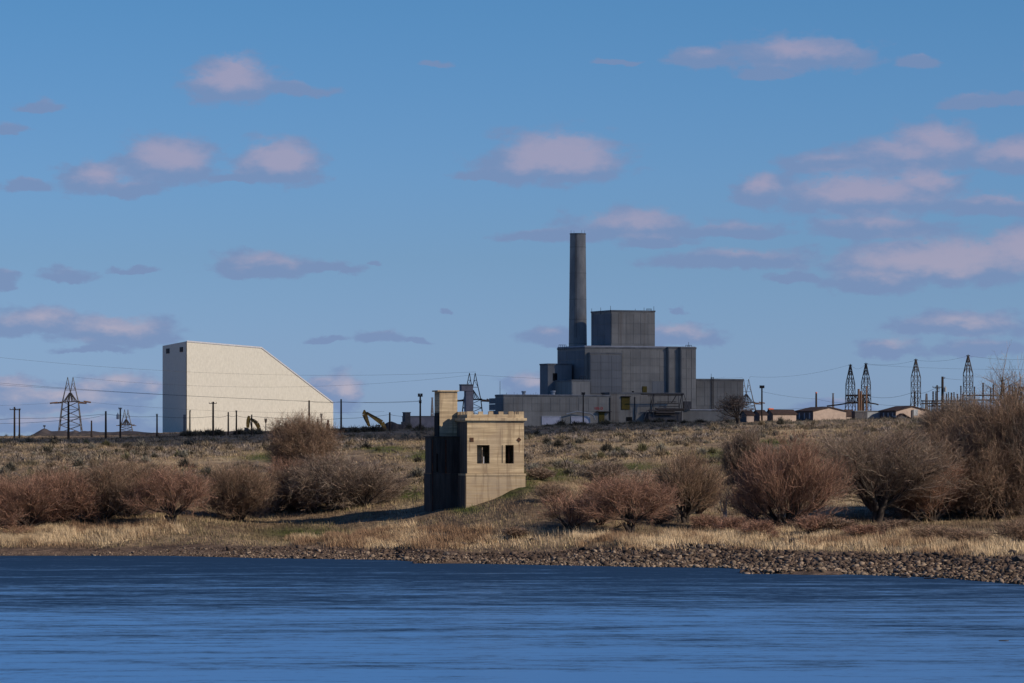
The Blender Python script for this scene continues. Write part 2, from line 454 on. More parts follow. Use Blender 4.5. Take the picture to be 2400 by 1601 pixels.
# ------------------------------------------------------------------ terrain
_lat = rng.random((256, 256))
def vnoise(x, y):
    xi = np.floor(x).astype(int); yi = np.floor(y).astype(int)
    fx = x - xi; fy = y - yi
    fx = fx * fx * (3 - 2 * fx); fy = fy * fy * (3 - 2 * fy)
    g_ = lambda a, b_: _lat[a % 256, b_ % 256]
    return (g_(xi, yi) * (1 - fx) + g_(xi + 1, yi) * fx) * (1 - fy) + (g_(xi, yi + 1) * (1 - fx) + g_(xi + 1, yi + 1) * fx) * fy - 0.5
def fbm(x, y, o=4):
    s_ = 0; a = 1; t_ = 0
    for i in range(o):
        s_ = s_ + a * vnoise(x * 2 ** i + 17 * i, y * 2 ** i + 31 * i); t_ += a; a *= 0.5
    return s_ / t_ * 2
TPX = np.array([-800, 0, 200, 400, 600, 800, 950, 1095, 1230, 1350, 1500, 1650, 1800, 2000, 2200, 2400, 3200], float)
SH_PX = np.array([-4000, 0, 400, 600, 800, 930, 1010, 1095, 1350, 1500, 1690, 1900, 2000, 2200, 2400, 2700, 6400], float)
SH_PY = np.array([1303, 1303, 1303, 1308, 1311, 1313, 1320, 1321, 1326, 1329, 1331, 1344, 1347, 1354, 1371, 1395, 1420], float)
ROWS_T = {
 .2: [1280,1280,1278,1272,1275,1275,1275,1285,1285,1278,1270,1265,1285,1288,1290,1296,1300],
 .4: [1235,1235,1230,1234,1250,1250,1236,1215,1200,1212,1235,1240,1245,1245,1250,1255,1260],
 .7: [1200,1200,1197,1203,1230,1216,1196,1180,1124,1142,1195,1200,1205,1205,1210,1210,1210],
 1.: [1160,1160,1150,1150,1184,1173,1152,1135,1106,1113,1140,1140,1130,1125,1120,1110,1110]}
ROWS_D = {
 620: [1105,1105,1095,1095,1100,1095,1085,1078,1070,1075,1078,1070,1060,1050,1045,1040,1040],
 700: [1065,1065,1065,1062,1060,1055,1050,1045,1040,1040,1038,1032,1025,1018,1012,1010,1010],
 850: [1042,1042,1042,1040,1036,1033,1030,1025,1020,1016,1012,1008,1003,998,994,990,990],
 1100:[1030,1030,1029,1025,1019,1014,1010,1008,1005,1002,998,995,992,987,983,980,980],
 1400:[1024,1024,1022,1017,1013,1010,1007,1003,1000,997,993,990,987,983,980,977,977],
 1700:[1030,1030,1028,1024,1020,1016,1012,1010,1007,1004,1000,997,994,990,987,984,984]}
FPX = np.arange(-800, 3201, 10.0)
FS = np.concatenate([np.linspace(0, 1, 60, endpoint=False), np.linspace(1, 2, 160)])
ZT = np.zeros((len(FPX), len(FS)))
D0F = 120000 / (np.interp(FPX, SH_PX, SH_PY) - 1060)
for i, p in enumerate(FPX):
    ks = []; kd = []; kz = []
    d0 = D0F[i]
    ks.append(0); kd.append(d0); kz.append(0.0)
    for t_, row in ROWS_T.items():
        D = d0 + t_ * (560 - d0); ks.append(t_); kd.append(D); kz.append(12 - (np.interp(p, TPX, row) - 1060) * D / 1e4)
    for D, row in ROWS_D.items():
        ks.append(1 + (D - 560) / 1140); kd.append(D); kz.append(12 - (np.interp(p, TPX, row) - 1060) * D / 1e4)
    ks = np.array(ks); kd = np.array(kd); kz = np.array(kz)
    D = np.where(FS <= 1, d0 + FS * (560 - d0), 560 + (FS - 1) * 1140)
    sl_ = np.gradient(kz, kd)
    j = np.clip(np.searchsorted(kd, D, 'right') - 1, 0, len(kd) - 2)
    h = kd[j + 1] - kd[j]; q = (D - kd[j]) / h
    ZT[i] = (kz[j] * (2 * q**3 - 3 * q**2 + 1) + sl_[j] * h * (q**3 - 2 * q**2 + q) + kz[j + 1] * (-2 * q**3 + 3 * q**2) + sl_[j + 1] * h * (q**3 - q**2))
kern = np.exp(-0.5 * (np.arange(-6, 7) / 2.5) ** 2); kern /= kern.sum()
pad = np.pad(ZT, ((6, 6), (0, 0)), 'edge')
ZT = sum(kern[k] * pad[k:k + len(FPX)] for k in range(13))
PITS = [(790, 515, 1.3, 40, 9), (592, 1250, 3.2, 45, 60), (885, 1250, 3.2, 45, 60)]
def ground(X, Y, rough=True):
    X = np.asarray(X, float); Y = np.asarray(Y, float)
    px = 1200 + 1e4 * X / np.maximum(Y, 1)
    d0 = 120000 / (np.interp(px, SH_PX, SH_PY) - 1060)
    if rough: d0 = d0 + 0.8 * fbm(X * 0.35, Y * 0.0 + 3.3, 3)
    s_ = np.where(Y <= 560, (Y - d0) / (560 - d0), 1 + (Y - 560) / 1140)
    s_c = np.clip(s_, 0, 2)
    fi = np.clip((px + 800) / 10, 0, len(FPX) - 1.001); i0 = fi.astype(int); a = fi - i0
    sj = np.where(s_c < 1, s_c * 60, 60 + (s_c - 1) * 159); sj = np.clip(sj, 0, len(FS) - 1.001); j0 = sj.astype(int); b_ = sj - j0
    z = (ZT[i0, j0] * (1 - a) + ZT[i0 + 1, j0] * a) * (1 - b_) + (ZT[i0, j0 + 1] * (1 - a) + ZT[i0 + 1, j0 + 1] * a) * b_
    z = np.where(s_ < 0, np.maximum((Y - d0) * 0.10, -3.0), z)
    if rough:
        amp = np.clip(s_ * 4, 0, 1)
        z = z + amp * (0.32 * fbm(X / 9, Y / 14, 3) + 0.12 * fbm(X / 1.7, Y / 2.4, 2)) + np.clip(s_ - 0.9, 0, 1) * 0.9 * fbm(X / 28, Y / 60, 2)
        z = z + 0.05 * np.clip(s_ * 20, 0, 1) * fbm(X / 0.8, Y / 1.2, 2)
    # low stony tongues running out along the water
    for (pa, pb, Da, Db, hw) in ((1735, 1905, 424.5, 420, 3.4), (968, 1030, 461.5, 461, 1.6)):
        f = np.clip((px - pa) / (pb - pa), 0, 1)
        zs = 0.34 * (1 - ((Y - (Da + (Db - Da) * f)) / hw) ** 2) - 1.5 * np.clip((pa - px) / 12, 0, 1) - 1.5 * np.clip((px - pb - 60) / 60, 0, 2)
        z = np.maximum(z, zs + (0.06 * fbm(X / 1.2, Y / 1.5, 2) if rough else 0))
    for (p, D, dep, wx, wy) in PITS:
        x0 = (p - 1200) / 1e4 * D
        z = z - dep * np.exp(-((X - x0) / (wx * 0.125 * 2)) ** 4 - ((Y - D) / wy) ** 4)
    return z
def gz(x, y): return float(ground(np.array([x]), np.array([y]))[0])
def D_at(px, py, lo=0.02):
    d0 = float(120000 / (np.interp(px, SH_PX, SH_PY) - 1060))
    D = np.concatenate([np.linspace(d0 + 1, 560, 160), np.linspace(561, 1500, 400)])
    z = ground((px - 1200) / 1e4 * D, D, rough=False)
    pg = 1060 - (z - 12) / D * 1e4
    k = np.where(pg <= py)[0]
    return float(D[k[0]]) if len(k) else 1450.0

def lerp(a, b_, f): return a * (1 - f)[..., None] + np.array(b_) * f[..., None]
def sstep(x, a, b_):
    q = np.clip((x - a) / (b_ - a), 0, 1); return q * q * (3 - 2 * q)
GREEN = [(1275, 1116, 70, 15), (1230, 1140, 40, 16), (1090, 1196, 40, 8), (1180, 1158, 40, 12), (720, 1252, 90, 14), (1700, 1072, 60, 16), (1000, 1070, 50, 12), (640, 1075, 70, 8), (960, 1160, 40, 14), (1480, 1095, 60, 8), (1330, 1085, 40, 6), (1810, 1040, 60, 7), (905, 1055, 50, 8)]
def green_mask(px, py):
    g_ = np.zeros_like(px)
    for (a, b_, ra, rb) in GREEN:
        g_ = np.maximum(g_, np.exp(-((px - a) / ra) ** 2 - ((py - b_) / rb) ** 2))
    return g_
def img(X, Y, Z): return 1200 + 1e4 * X / Y, 1060 - 1e4 * (Z - 12) / Y
# golden grass strip: top and bottom edge of the strip along the bank (image rows used only to lay out where on the bank it grows)
GT_PX = [0, 250, 400, 470, 650, 700, 1000, 1250, 1300, 1500, 1700, 1900, 2200, 2400]
GT_T = [1238, 1230, 1226, 1275, 1278, 1258, 1236, 1244, 1248, 1256, 1250, 1246, 1254, 1262]
GT_B = [1280, 1270, 1248, 1250, 1255, 1276, 1284, 1280, 1276, 1290, 1284, 1292, 1298, 1306]
def gold_mask(px, py):
    a = np.interp(px, GT_PX, GT_T); b_ = np.interp(px, GT_PX, GT_B)
    return sstep(py, a - 8, a + 8) * (1 - sstep(py, b_ - 6, b_ + 8))
def ground_col(X, Y, Z):
    px, py = img(X, Y, Z)
    d0 = 120000 / (np.interp(px, SH_PX, SH_PY) - 1060)
    t_ = (Y - d0) / np.maximum(560 - d0, 10)
    n1 = fbm(X / 7, Y / 22, 4); n2 = fbm(X / 2.2, Y / 5, 3); n3 = fbm(X / 25 + 9, Y / 60, 3)
    c = np.zeros(X.shape + (3,)) + np.array((0.31, 0.22, 0.135))
    c = lerp(c, (0.46, 0.35, 0.21), sstep(n1 + 0.4 * n2, 0.0, 0.45))
    c = lerp(c, (0.18, 0.125, 0.082), sstep(-n1 + 0.5 * n2, 0.1, 0.5))
    c = lerp(c, (0.24, 0.175, 0.10), 0.3 * sstep(n3, 0.1, 0.5))
    # darker plateau ground in patches
    far = sstep(Y, 780, 950)
    c = lerp(c, (0.15, 0.125, 0.095), far * 0.55 * sstep(n3 + n1 * 0.5, -0.1, 0.3))
    c = lerp(c, (0.15, 0.11, 0.07), 0.6 * (1 - sstep(np.abs(t_ - 0.45), 0.05, 0.25)) * (1 - gold_mask(px, py)))
    c = lerp(c, (0.46, 0.34, 0.2), 0.8 * gold_mask(px, py) * sstep(n2, -0.5, 0.3))
    gm = green_mask(px, py)
    c = lerp(c, (0.075, 0.085, 0.025), np.clip(gm * 1.5 * (0.7 + 0.6 * n2), 0, 1))
    rk = 1 - sstep(t_, 0.13, 0.24)
    c = lerp(c, (0.19, 0.13, 0.09), rk)
    c = lerp(c, (0.10, 0.068, 0.05), rk * sstep(t_, 0.05, 0.16) * sstep(n2, -0.4, 0.3))
    c = lerp(c, (0.05, 0.04, 0.03), 1 - sstep(Z, -0.05, 0.12))
    return c
cols_px = np.concatenate([np.linspace(-3800, -500, 40), np.arange(-400, 2801, 5.0), np.linspace(2900, 6200, 40)])
d0c = 120000 / (np.interp(cols_px, SH_PX, SH_PY) - 1060)
und = np.array([-120, -60, -30, -14, -7, -4, -2.5, -1.5, -0.7])
tt = np.linspace(0, 1, 150)
dd = 560 + (1700 - 560) * np.linspace(0.004, 1, 190) ** 1.25
ff = np.array([1850, 2100, 2600, 3500, 5000, 8000, 14000, 24000])
rows = [d0c + u_ for u_ in und] + [d0c + q * (560 - d0c) for q in tt] + [np.full_like(d0c, D) for D in dd] + [np.full_like(d0c, D) for D in ff]
GY = np.array(rows); GX = (cols_px[None, :] - 1200) / 1e4 * GY
GZ = ground(GX, GY)
nR, nC = GY.shape
edge = ground((cols_px - 1200) / 1e4 * 1700, np.full(nC, 1700.0))
for k in range(len(ff)):
    GZ[nR - len(ff) + k] = edge * (1 - k / 8) + 16 * (k / 8)
gc = ground_col(GX, GY, GZ)
idx = np.arange(nR * nC).reshape(nR, nC)
quads = np.stack([idx[:-1, :-1], idx[:-1, 1:], idx[1:, 1:], idx[1:, :-1]], -1).reshape(-1, 4)
me = np_mesh('ground', np.stack([GX, GY, GZ], -1).reshape(-1, 3), quads, 'ground', 4, gc.reshape(-1, 3), True)
tag(put('ground', me), kind='structure')
# near bank under the photographer
nb_y = np.array([-400, -60, -10, 12, 30, 50, 75, 100.0]); nb_z = np.array([11, 10.8, 10.4, 10.2, 8.5, 5, 1, -2.5])
nb_x = np.linspace(-500, 500, 60)
NX, NY = np.meshgrid(nb_x, nb_y); NZ = np.repeat(nb_z[:, None], 60, 1) + 0.5 * fbm(NX / 12, NY / 9, 3) * (np.abs(NX) > 6)
idx = np.arange(NX.size).reshape(NX.shape)
quads = np.stack([idx[:-1, :-1], idx[:-1, 1:], idx[1:, 1:], idx[1:, :-1]], -1).reshape(-1, 4)
me = np_mesh('near_bank', np.stack([NX, NY, NZ], -1).reshape(-1, 3), quads, 'ground', 4, np.full((NX.size, 3), (0.2, 0.15, 0.09)), True)
tag(put('near_bank', me), kind='structure')
# river
me = np_mesh('river_water', [(-900, 20, 0), (900, 20, 0), (900, 560, 0), (-900, 560, 0)], [(0, 1, 2, 3)], 'water', 4)
tag(put('river_water', me), kind='structure')

# ------------------------------------------------------------------ cloud that shades the reactor (high up, outside the picture)
m, t, b = base_mat('cloud_vapour')
m.node_tree.nodes.remove(b)
df = t.new('ShaderNodeBsdfDiffuse'); df.inputs[0].default_value = (0.9, 0.9, 0.92, 1)
tr = t.new('ShaderNodeBsdfTransparent'); mx = t.new('ShaderNodeMixShader'); mx.inputs[0].default_value = 0.55
t.l.new(tr.outputs[0], mx.inputs[1]); t.l.new(df.outputs[0], mx.inputs[2])
t.l.new(mx.outputs[0], m.node_tree.nodes['Material Output'].inputs[0])
poly = [(-104, 870), (-118, 1020), (-100, 1220), (-88, 1330), (-92, 1400), (-94, 1470), (-66, 1492), (-12, 1560), (60, 1600), (120, 1560), (112, 1450), (84, 1385), (66, 1300), (60, 1180), (56, 1010), (42, 880), (18, 800), (-12, 772), (-45, 775), (-78, 825)]
cs = Vector((sum(p[0] for p in poly) / len(poly), sum(p[1] for p in poly) / len(poly)))
dist = 1150
off = S * dist
cv = []; cf = []
NA, NR = 64, 10
pl = np.array(poly, float)
seg = np.linalg.norm(np.roll(pl, -1, 0) - pl, axis=1); cum = np.concatenate([[0], np.cumsum(seg)]); plc = np.vstack([pl, pl[:1]])
for r in range(NR + 1):
    for a in range(NA):
        s_ = cum[-1] * a / NA
        ex = np.interp(s_, cum, plc[:, 0]); ey = np.interp(s_, cum, plc[:, 1])
        f = r / NR
        jit = 1 + 0.06 * math.sin(a * 2.1) * (f > 0.8)
        x = cs.x + (ex - cs.x) * f * jit; y = cs.y + (ey - cs.y) * f * jit
        cv.append((x, y, f))
top = []; bot = []
for (x, y, f) in cv:
    hgt = 14 * math.sqrt(max(0, 1 - f * f)) * (0.75 + 0.5 * float(fbm(np.array([x / 18]), np.array([y / 18]), 3)[0]))
    top.append((x + off.x, y + off.y, 20 + off.z + 1 + abs(hgt))); bot.append((x + off.x, y + off.y, 20 + off.z))
n = len(top)
for r in range(NR):
    for a in range(NA):
        b2 = (a + 1) % NA
        cf.append((r * NA + a, r * NA + b2, (r + 1) * NA + b2, (r + 1) * NA + a))
        cf.append((n + r * NA + a, n + (r + 1) * NA + a, n + (r + 1) * NA + b2, n + r * NA + b2))
for a in range(NA):
    b2 = (a + 1) % NA
    cf.append((NR * NA + a, NR * NA + b2, n + NR * NA + b2, n + NR * NA + a))
me = np_mesh('cloud', top + bot, cf, 'cloud_vapour', 4, None, True)
tag(put('cloud', me), 'white cumulus cloud drifting over the river and shading the reactor', None, None, 'stuff')

# ------------------------------------------------------------------ pump house at the water's edge
F = Frame(1095, 520, 13)
root = empty('pump_house', F(0, 0, 5.4), 'tan concrete pump house tower with battlements and two broken window openings by the river', 'building')
U1 = F.u(1228); WD = F.w(1062); TH = 0.35
zc = F.z
Zpl, Zcb, Zct, Zcr, Zme = zc(1110), zc(988.5), zc(979), zc(971.6), zc(964.6)
wz0, wz1 = zc(1087), zc(1043.5)
a0, a1 = F.u(1118), F.u(1147.5); b0, b1 = F.u(1184.5), F.u(1204)
m_ = MB()
m_.fbox(F, 0, U1, 0, TH, Zpl, wz0).fbox(F, 0, U1, 0, TH, wz1, Zcb)
m_.fbox(F, 0, a0, 0, TH, wz0, wz1).fbox(F, a1, b0, 0, TH, wz0, wz1).fbox(F, b1, U1, 0, TH, wz0, wz1)
m_.build('front_wall', 'tan_concrete', root)
m_ = MB().fbox(F, 0, TH, TH, WD, Zpl, Zcb); m_.build('side_wall', 'tan_concrete', root)
MB().fbox(F, -0.03, -0.002, 0.02, WD, Zpl, Zcb - 0.01).build('shade_skin', 'shaded_concrete', root)  # thin dark sheets over left wall and plinth, painting their shade
MB().fbox(F, -0.30, -0.245, -0.2, WD, 2.5, Zpl - 0.3).build('shade_skin', 'shaded_concrete', root)
m_ = MB().fbox(F, U1 - TH, U1, TH, WD, Zpl, Zcb); m_.build('side_wall', 'tan_concrete', root)
# rear wall with a doorway that lets the slope show through
g0, g1 = F.u(1116, WD), F.u(1131, WD)
m_ = MB().fbox(F, TH, g0, WD - TH, WD, Zpl, Zcb).fbox(F, g1, U1 - TH, WD - TH, WD, Zpl, Zcb).fbox(F, g0, g1, WD - TH, WD, Zpl, 9.9).fbox(F, g0, g1, WD - TH, WD, 12.6, Zcb)
m_.build('rear_wall', 'tan_concrete', root)
MB().fbox(F, TH, U1 - TH, TH, WD - TH, Zcb - 0.3, Zcb).build('roof', 'dark_concrete', root)
MB().fbox(F, TH, U1 - TH, TH, WD - TH, Zpl, Zpl + 0.2).build('floor', 'dark_concrete', root)
MB().fbox(F, -0.16, U1 + 0.16, -0.16, WD + 0.16, 2.5, Zpl - 0.28).fbox(F, -0.24, U1 + 0.24, -0.24, WD + 0.24, Zpl - 0.28, Zpl - 0.02).build('plinth', 'tan_concrete', root)
m_ = MB().fbox(F, -0.14, U1 + 0.14, -0.14, WD + 0.14, Zcb, Zcb + 0.12).fbox(F, -0.30, U1 + 0.30, -0.30, WD + 0.30, Zcb + 0.12, Zct - 0.06)
m_.build('cornice', 'tan_concrete', root)
# parapet
m_ = MB()
m_.fbox(F, 0, U1, 0, 0.3, Zct - 0.06, Zcr).fbox(F, 0, 0.3, 0.3, WD - 0.3, Zct - 0.06, Zcr).fbox(F, U1 - 0.3, U1, 0.3, WD - 0.3, Zct - 0.06, Zcr).fbox(F, 0, U1, WD - 0.3, WD, Zct - 0.06, Zct + 0.16)
m_.build('parapet', 'tan_concrete', root)
def merlon(u0, u1, w0, w1):
    MB().fbox(F, u0, u1, w0, w1, Zcr, Zme + random.uniform(-.02, .02)).build('merlon', 'tan_concrete', root)
for (x0, x1) in ((1095, 1109.5), (1121.5, 1132.5), (1145, 1156), (1169, 1180), (1192, 1203), (1215.5, 1228)):
    merlon(F.u(x0), F.u(x1), 0, 0.3)
for i in range(8):
    q = 0.75 + i * (WD - 1.2) / 7.6
    merlon(0, 0.3, q, q + 0.5); merlon(U1 - 0.3, U1, q, q + 0.5)
for q in (1.1, 2.45, 4.9, 6.2):
    MB().fbox(F, q, q + 0.2, WD - 0.3, WD, Zct + 0.16, Zme - 0.12).build('broken_merlon', 'dark_concrete', root)
# boarding, frames and pipes in the openings
MB().fbox(F, F.u(1175.8), F.u(1184.5), -0.012, 0.3, wz0, wz1).build('blocked_opening', 'tan_concrete', root)
MB().fbox(F, F.u(1177), F.u(1178), -0.05, -0.013, wz0 + 0.1, wz1).build('window_frame', 'dark_steel', root)
MB().fbox(F, F.u(1203), F.u(1204.1), -0.04, -0.005, wz0 + 0.05, wz1 - 0.2).build('window_frame', 'dark_steel', root)
MB().beam(F(F.u(1192.5, 0.6), 0.6, wz0 - 0.3), F(F.u(1193.2, 0.6), 0.6, wz1 - 0.35), 0.1, 0.1, 8).build('pipe', 'rust', root)
MB().fbox(F, F.u(1133, 0.3), F.u(1134.6, 0.3), 0.31, 0.4, wz0, wz0 + 0.85).build('broken_post', 'white_paint', root)
MB().fbox(F, F.u(1117, 1.5), F.u(1129.5, 1.5), 1.5, 1.75, Zpl + 0.2, wz1 - 0.18).build('partition', 'tan_concrete', root)
pz0, pz1 = zc(1035.7), zc(1026)
MB().fbox(F, F.u(1101.3), F.u(1110), -0.06, -0.002, pz0, pz1).build('wall_plate', 'plate_rust', root)
c_ = (F.u(1216.2), zc(1031)); h_ = 0.31
m_ = MB(); m_.prism([F(c_[0] - h_, -0.06, c_[1]), F(c_[0], -0.06, c_[1] - h_), F(c_[0] + h_, -0.06, c_[1]), F(c_[0], -0.06, c_[1] + h_)],
                    [F(c_[0] - h_, -0.002, c_[1]), F(c_[0], -0.002, c_[1] - h_), F(c_[0] + h_, -0.002, c_[1]), F(c_[0], -0.002, c_[1] + h_)])
m_.build('wall_plate', 'plate_rust', root)
for (x0, x1, y0, y1) in ((1100, 1101.6, 1040, 1058), (1216.3, 1218, 1041, 1060)):
    MB().fbox(F, F.u(x0), F.u(x1), -0.006, -0.002, zc(y1), zc(y0)).build('rust_stain', 'rust_stain', root)
# lower intake block set back beside the tower
WE = 4.2
uL = F.u(1010, WE); WB = WE + 3.4
Zt = F.z(1025, uL, WE)
MB().fbox(F, uL, -0.003, WE, WB, Zpl, Zt).build('intake_wall', 'dark_concrete', root)
MB().fbox(F, uL - 0.15, -0.26, WE - 0.15, WB, 2.5, Zpl - 0.02).build('intake_plinth', 'dark_concrete', root)
MB().fbox(F, uL - 0.2, -0.003, WE - 0.2, WB + 0.1, Zt, Zt + 0.12).build('intake_roof', 'dark_concrete', root)
for (x0, x1) in ((1012, 1014.5), (1022, 1024.5), (1031, 1033), (1043, 1046), (1058, 1060)):
    MB().fbox(F, F.u(x0, WE), F.u(x1, WE), WE - 0.16, WE - 0.003, 4.0 if x0 < 1040 else Zpl, Zt - 0.3).build('pilaster', 'rust' if x0 in (1012, 1043) else 'dark_concrete', root)
MB().fbox(F, F.u(1022.5, WE), F.u(1026, WE), WE - 0.2, WE - 0.17, Zpl + 0.2, Zpl + 2.4).build('gate_slot', 'black_void', root)
# chimney-like shaft
WC = WE + 1.6
c0, c1 = F.u(1030.4, WC), F.u(1072, WC); cb = F.w(1018.5, c0)
zt = F.z(918, c0, WC)
MB().fbox(F, c0, c1, WC, cb, Zt + 0.12, zt).build('shaft', 'tan_concrete', root)
MB().fbox(F, c0 - 0.28, c1 + 0.18, WC - 0.18, cb + 0.2, zt, zt + 0.16).build('shaft_cap', 'tan_concrete', root)
MB().fbox(F, c0 - 0.1, c0 - 0.003, WC + 0.1, cb - 0.3, Zt + 0.12, F.z(968, c0, WC)).build('steel_guide', 'black_void', root)

# ------------------------------------------------------------------ white cocooned reactor building
F = Frame(438, 1500, 20)
root = empty('storage_building', F(20, 10, 18), 'huge windowless off-white metal building with a long sloping roof line', 'building')
DW = F.w(381, 0)
pts = [(438, 1013), (781, 1008), (781, 944), (613, 815), (438, 800)]
fr = []; bk = []
for (px, py) in pts:
    u_ = F.u(px)
    z_ = F.z(py, u_) if py < 1000 else 14
    fr.append(F(u_, 0, z_)); 
    zb = z_ - (0.9 if py < 1000 else 0); bk.append(F(u_, DW, zb))
MB().prism(fr, bk).build('wall', 'white_siding', root)
m_ = MB()
for i, j in ((2, 3), (3, 4)):
    p, q = Vector(fr[i]), Vector(fr[j])
    o_ = Vector((F.s, -F.c, 0)) * 0.15; up = Vector((0, 0, 0.25))
    m_.hexa([p + o_ - up, q + o_ - up, q - up, p - up, p + o_ + up, q + o_ + up, q + up * 1.01, p + up * 1.01])
m_.build('roof_trim', 'white_paint', root)
for (x0, x1, y0, y1) in ((390, 397.5, 817, 828.5), (421.8, 429, 813.5, 825)):
    w0, w1 = F.w(x1), F.w(x0)
    f = MB().fbox(F, -0.12, -0.003, w0, w1, F.z(y1, 0, w0), F.z(y0, 0, w0)).build('vent_frame', 'machine_grey', root)
    for k in range(4):
        za = F.z(y1, 0, w0) + 0.15 + k * 0.42
        MB().fbox(F, -0.2, -0.13, w0 + 0.1, w1 - 0.1, za, za + 0.2).build('louvre', 'dark_steel', f)
MB().fbox(F, -0.06, -0.003, 1.5, 4.5, 15, F.z(972, 0, 2)).build('door', 'dark_cladding', root)
MB().fbox(F, -0.16, -0.004, 0.35, 0.6, 15, F.z(802, 0, 0.5)).build('downpipe', 'galvanised', root)

# ------------------------------------------------------------------ reactor complex
F = Frame(1371, 1390, 23)
root = empty('reactor_building', F(0, 0, 21), 'grey stepped concrete reactor building with panelled walls in cloud shade', 'building')
z0 = 14
def block(name, w0, pxL, pxR, pxB, pyT, m, zb=z0, coping=True, wdepth=None):
    uL = F.u(pxL, w0); uR = F.u(pxR, w0)
    w1 = wdepth if wdepth is not None else F.w(pxB, uL)
    zt = F.z(pyT, uL, w0)
    o = MB().fbox(F, uL, uR, w0, w1, zb, zt).build(name, m, root)
    if coping:
        MB().fbox(F, uL - 0.15, uR + 0.15, w0 - 0.15, w1 + 0.1, zt + 0.001, zt + 0.5).build('roof', 'coping', root)
    return uL, uR, w0, w1, zt
def panels(w0, pxs, pys, m='grey_cladding', uref=0, th=0.1, gap=0.09, skip=()):
    cache = {}
    for i in range(len(pxs) - 1):
        for j in range(len(pys) - 1):
            if (i, j) in skip: continue
            ua, ub = F.u(pxs[i], w0) + gap / 2, F.u(pxs[i + 1], w0) - gap / 2
            zb, zt = F.z(pys[j + 1], uref, w0) + gap / 2, F.z(pys[j], uref, w0) - gap / 2
            key = (round(ub - ua, 1), round(zt - zb, 1))
            if key not in cache:
                c_, s_ = F.c, F.s; L_, H_ = ub - ua, zt - zb
                fr_ = lambda u_, w_, z_: (u_ * c_ - w_ * s_, u_ * s_ + w_ * c_, z_)
                mm = MB().fbox(fr_, 0, L_, -th, -0.004, 0, H_)
                cache[key] = mm.mesh('panel', m)
            p = Vector(F(ua, w0, zb)) - world_loc(root)
            put('panel', cache[key], root, p)
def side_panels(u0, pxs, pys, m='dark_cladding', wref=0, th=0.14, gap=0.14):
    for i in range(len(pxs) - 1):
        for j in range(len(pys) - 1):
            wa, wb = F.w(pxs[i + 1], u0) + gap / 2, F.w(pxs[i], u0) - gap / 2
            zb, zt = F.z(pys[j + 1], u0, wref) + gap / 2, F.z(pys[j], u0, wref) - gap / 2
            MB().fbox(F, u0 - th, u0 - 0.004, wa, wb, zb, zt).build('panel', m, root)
main = block('main_wall', 0, 1371, 1630.8, 1306.5, 816.6, 'grey_cladding')
up = block('upper_wall', 3.0, 1432.8, 1534.9, 1385.6, 730.5, 'grey_cladding', zb=main[4] + 0.51)
fc = block('fan_wall', -1.6, 1383, 1457, 1371, 830, 'grey_cladding', wdepth=-0.17)
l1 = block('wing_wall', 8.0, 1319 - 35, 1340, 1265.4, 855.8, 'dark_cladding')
l2 = block('annex_wall', -5.5, 1340, 1383, 1277, 893.7, 'grey_cladding')
rt = block('stair_wall', -3.0, 1596, 1631.2, 1590, 817.5, 'grey_cladding', wdepth=-0.17)
rm = block('duct_wall', -1.4, 1567, 1595, 1562, 817, 'grey_cladding', wdepth=-0.17)
rw = block('right_wall', 1.0, 1631, 1742.5, 1600, 891.5, 'brown_cladding', wdepth=16)
lo = block('low_wall', -12.5, 1180, 1430, 1145.8, 929, 'grey_cladding', wdepth=-5.7)
lo2 = block('low_wall', -9.5, 1429, 1601, 1420, 923.5, 'grey_cladding', wdepth=-3.2)
lr = block('outer_wall', -6.5, 1601, 1748, 1596, 962, 'brown_cladding', coping=False, wdepth=-0.2)
MB().fbox(F, lr[0] - 0.2, lr[1] + 0.2, -6.8, 0.9, lr[4] + 0.001, lr[4] + 0.35).build('roof', 'pale_roof', root)
MB().fbox(F, lo[0], lo[1], lo[2] + 0.2, lo[3] - 0.2, lo[4] + 0.502, lo[4] + 0.6).build('roof', 'pale_roof', root)
MB().fbox(F, main[0], main[1], main[2] + 0.2, main[3], main[4] + 0.502, main[4] + 0.9).build('roof', 'pale_roof', root)
# wall panels
px_main = [1457.5, 1477, 1500, 1523, 1545, 1562]
panels(0, px_main, [821, 839, 857, 875, 893, 911, 923], 'grey_cladding')
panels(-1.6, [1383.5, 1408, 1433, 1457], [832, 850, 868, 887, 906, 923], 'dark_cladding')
panels(-1.4, [1567.5, 1581, 1595], [820, 841, 864.5, 888, 912, 934, 957], 'grey_cladding', uref=rm[0], gap=0.2)
panels(-3.0, [1597, 1608, 1620, 1630.8], [820, 841, 864.5, 888, 912, 936, 958], 'grey_cladding', uref=rt[0], gap=0.2)
panels(3.0, [1433.5, 1450, 1467, 1484, 1501, 1518, 1534.5], [735, 758, 783, 806], 'grey_cladding', uref=up[0])
panels(1.0, [1632, 1651, 1667, 1681, 1697, 1713, 1728, 1742], [895, 909, 930, 951], 'brown_cladding', uref=rw[0])
panels(-12.5, [1181, 1203, 1224, 1246, 1268, 1290, 1312, 1334, 1356, 1379, 1402, 1428.5], [931.5, 946, 964], 'grey_cladding', uref=lo[0])
panels(-9.5, [1430.5, 1454.5], [927, 945, 966, 985], 'grey_cladding', uref=lo2[0])
panels(-9.5, [1476.5, 1500, 1523, 1547, 1572, 1600], [927, 945, 966, 985], 'grey_cladding', uref=lo2[0])
panels(-5.5, [1341, 1361, 1382.5], [897, 926], 'grey_cladding', uref=l2[0])
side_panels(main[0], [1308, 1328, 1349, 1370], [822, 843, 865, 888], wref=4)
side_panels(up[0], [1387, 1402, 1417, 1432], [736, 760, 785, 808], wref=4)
side_panels(lo[0], [1147, 1163, 1179], [933, 947, 962, 978], wref=-8)
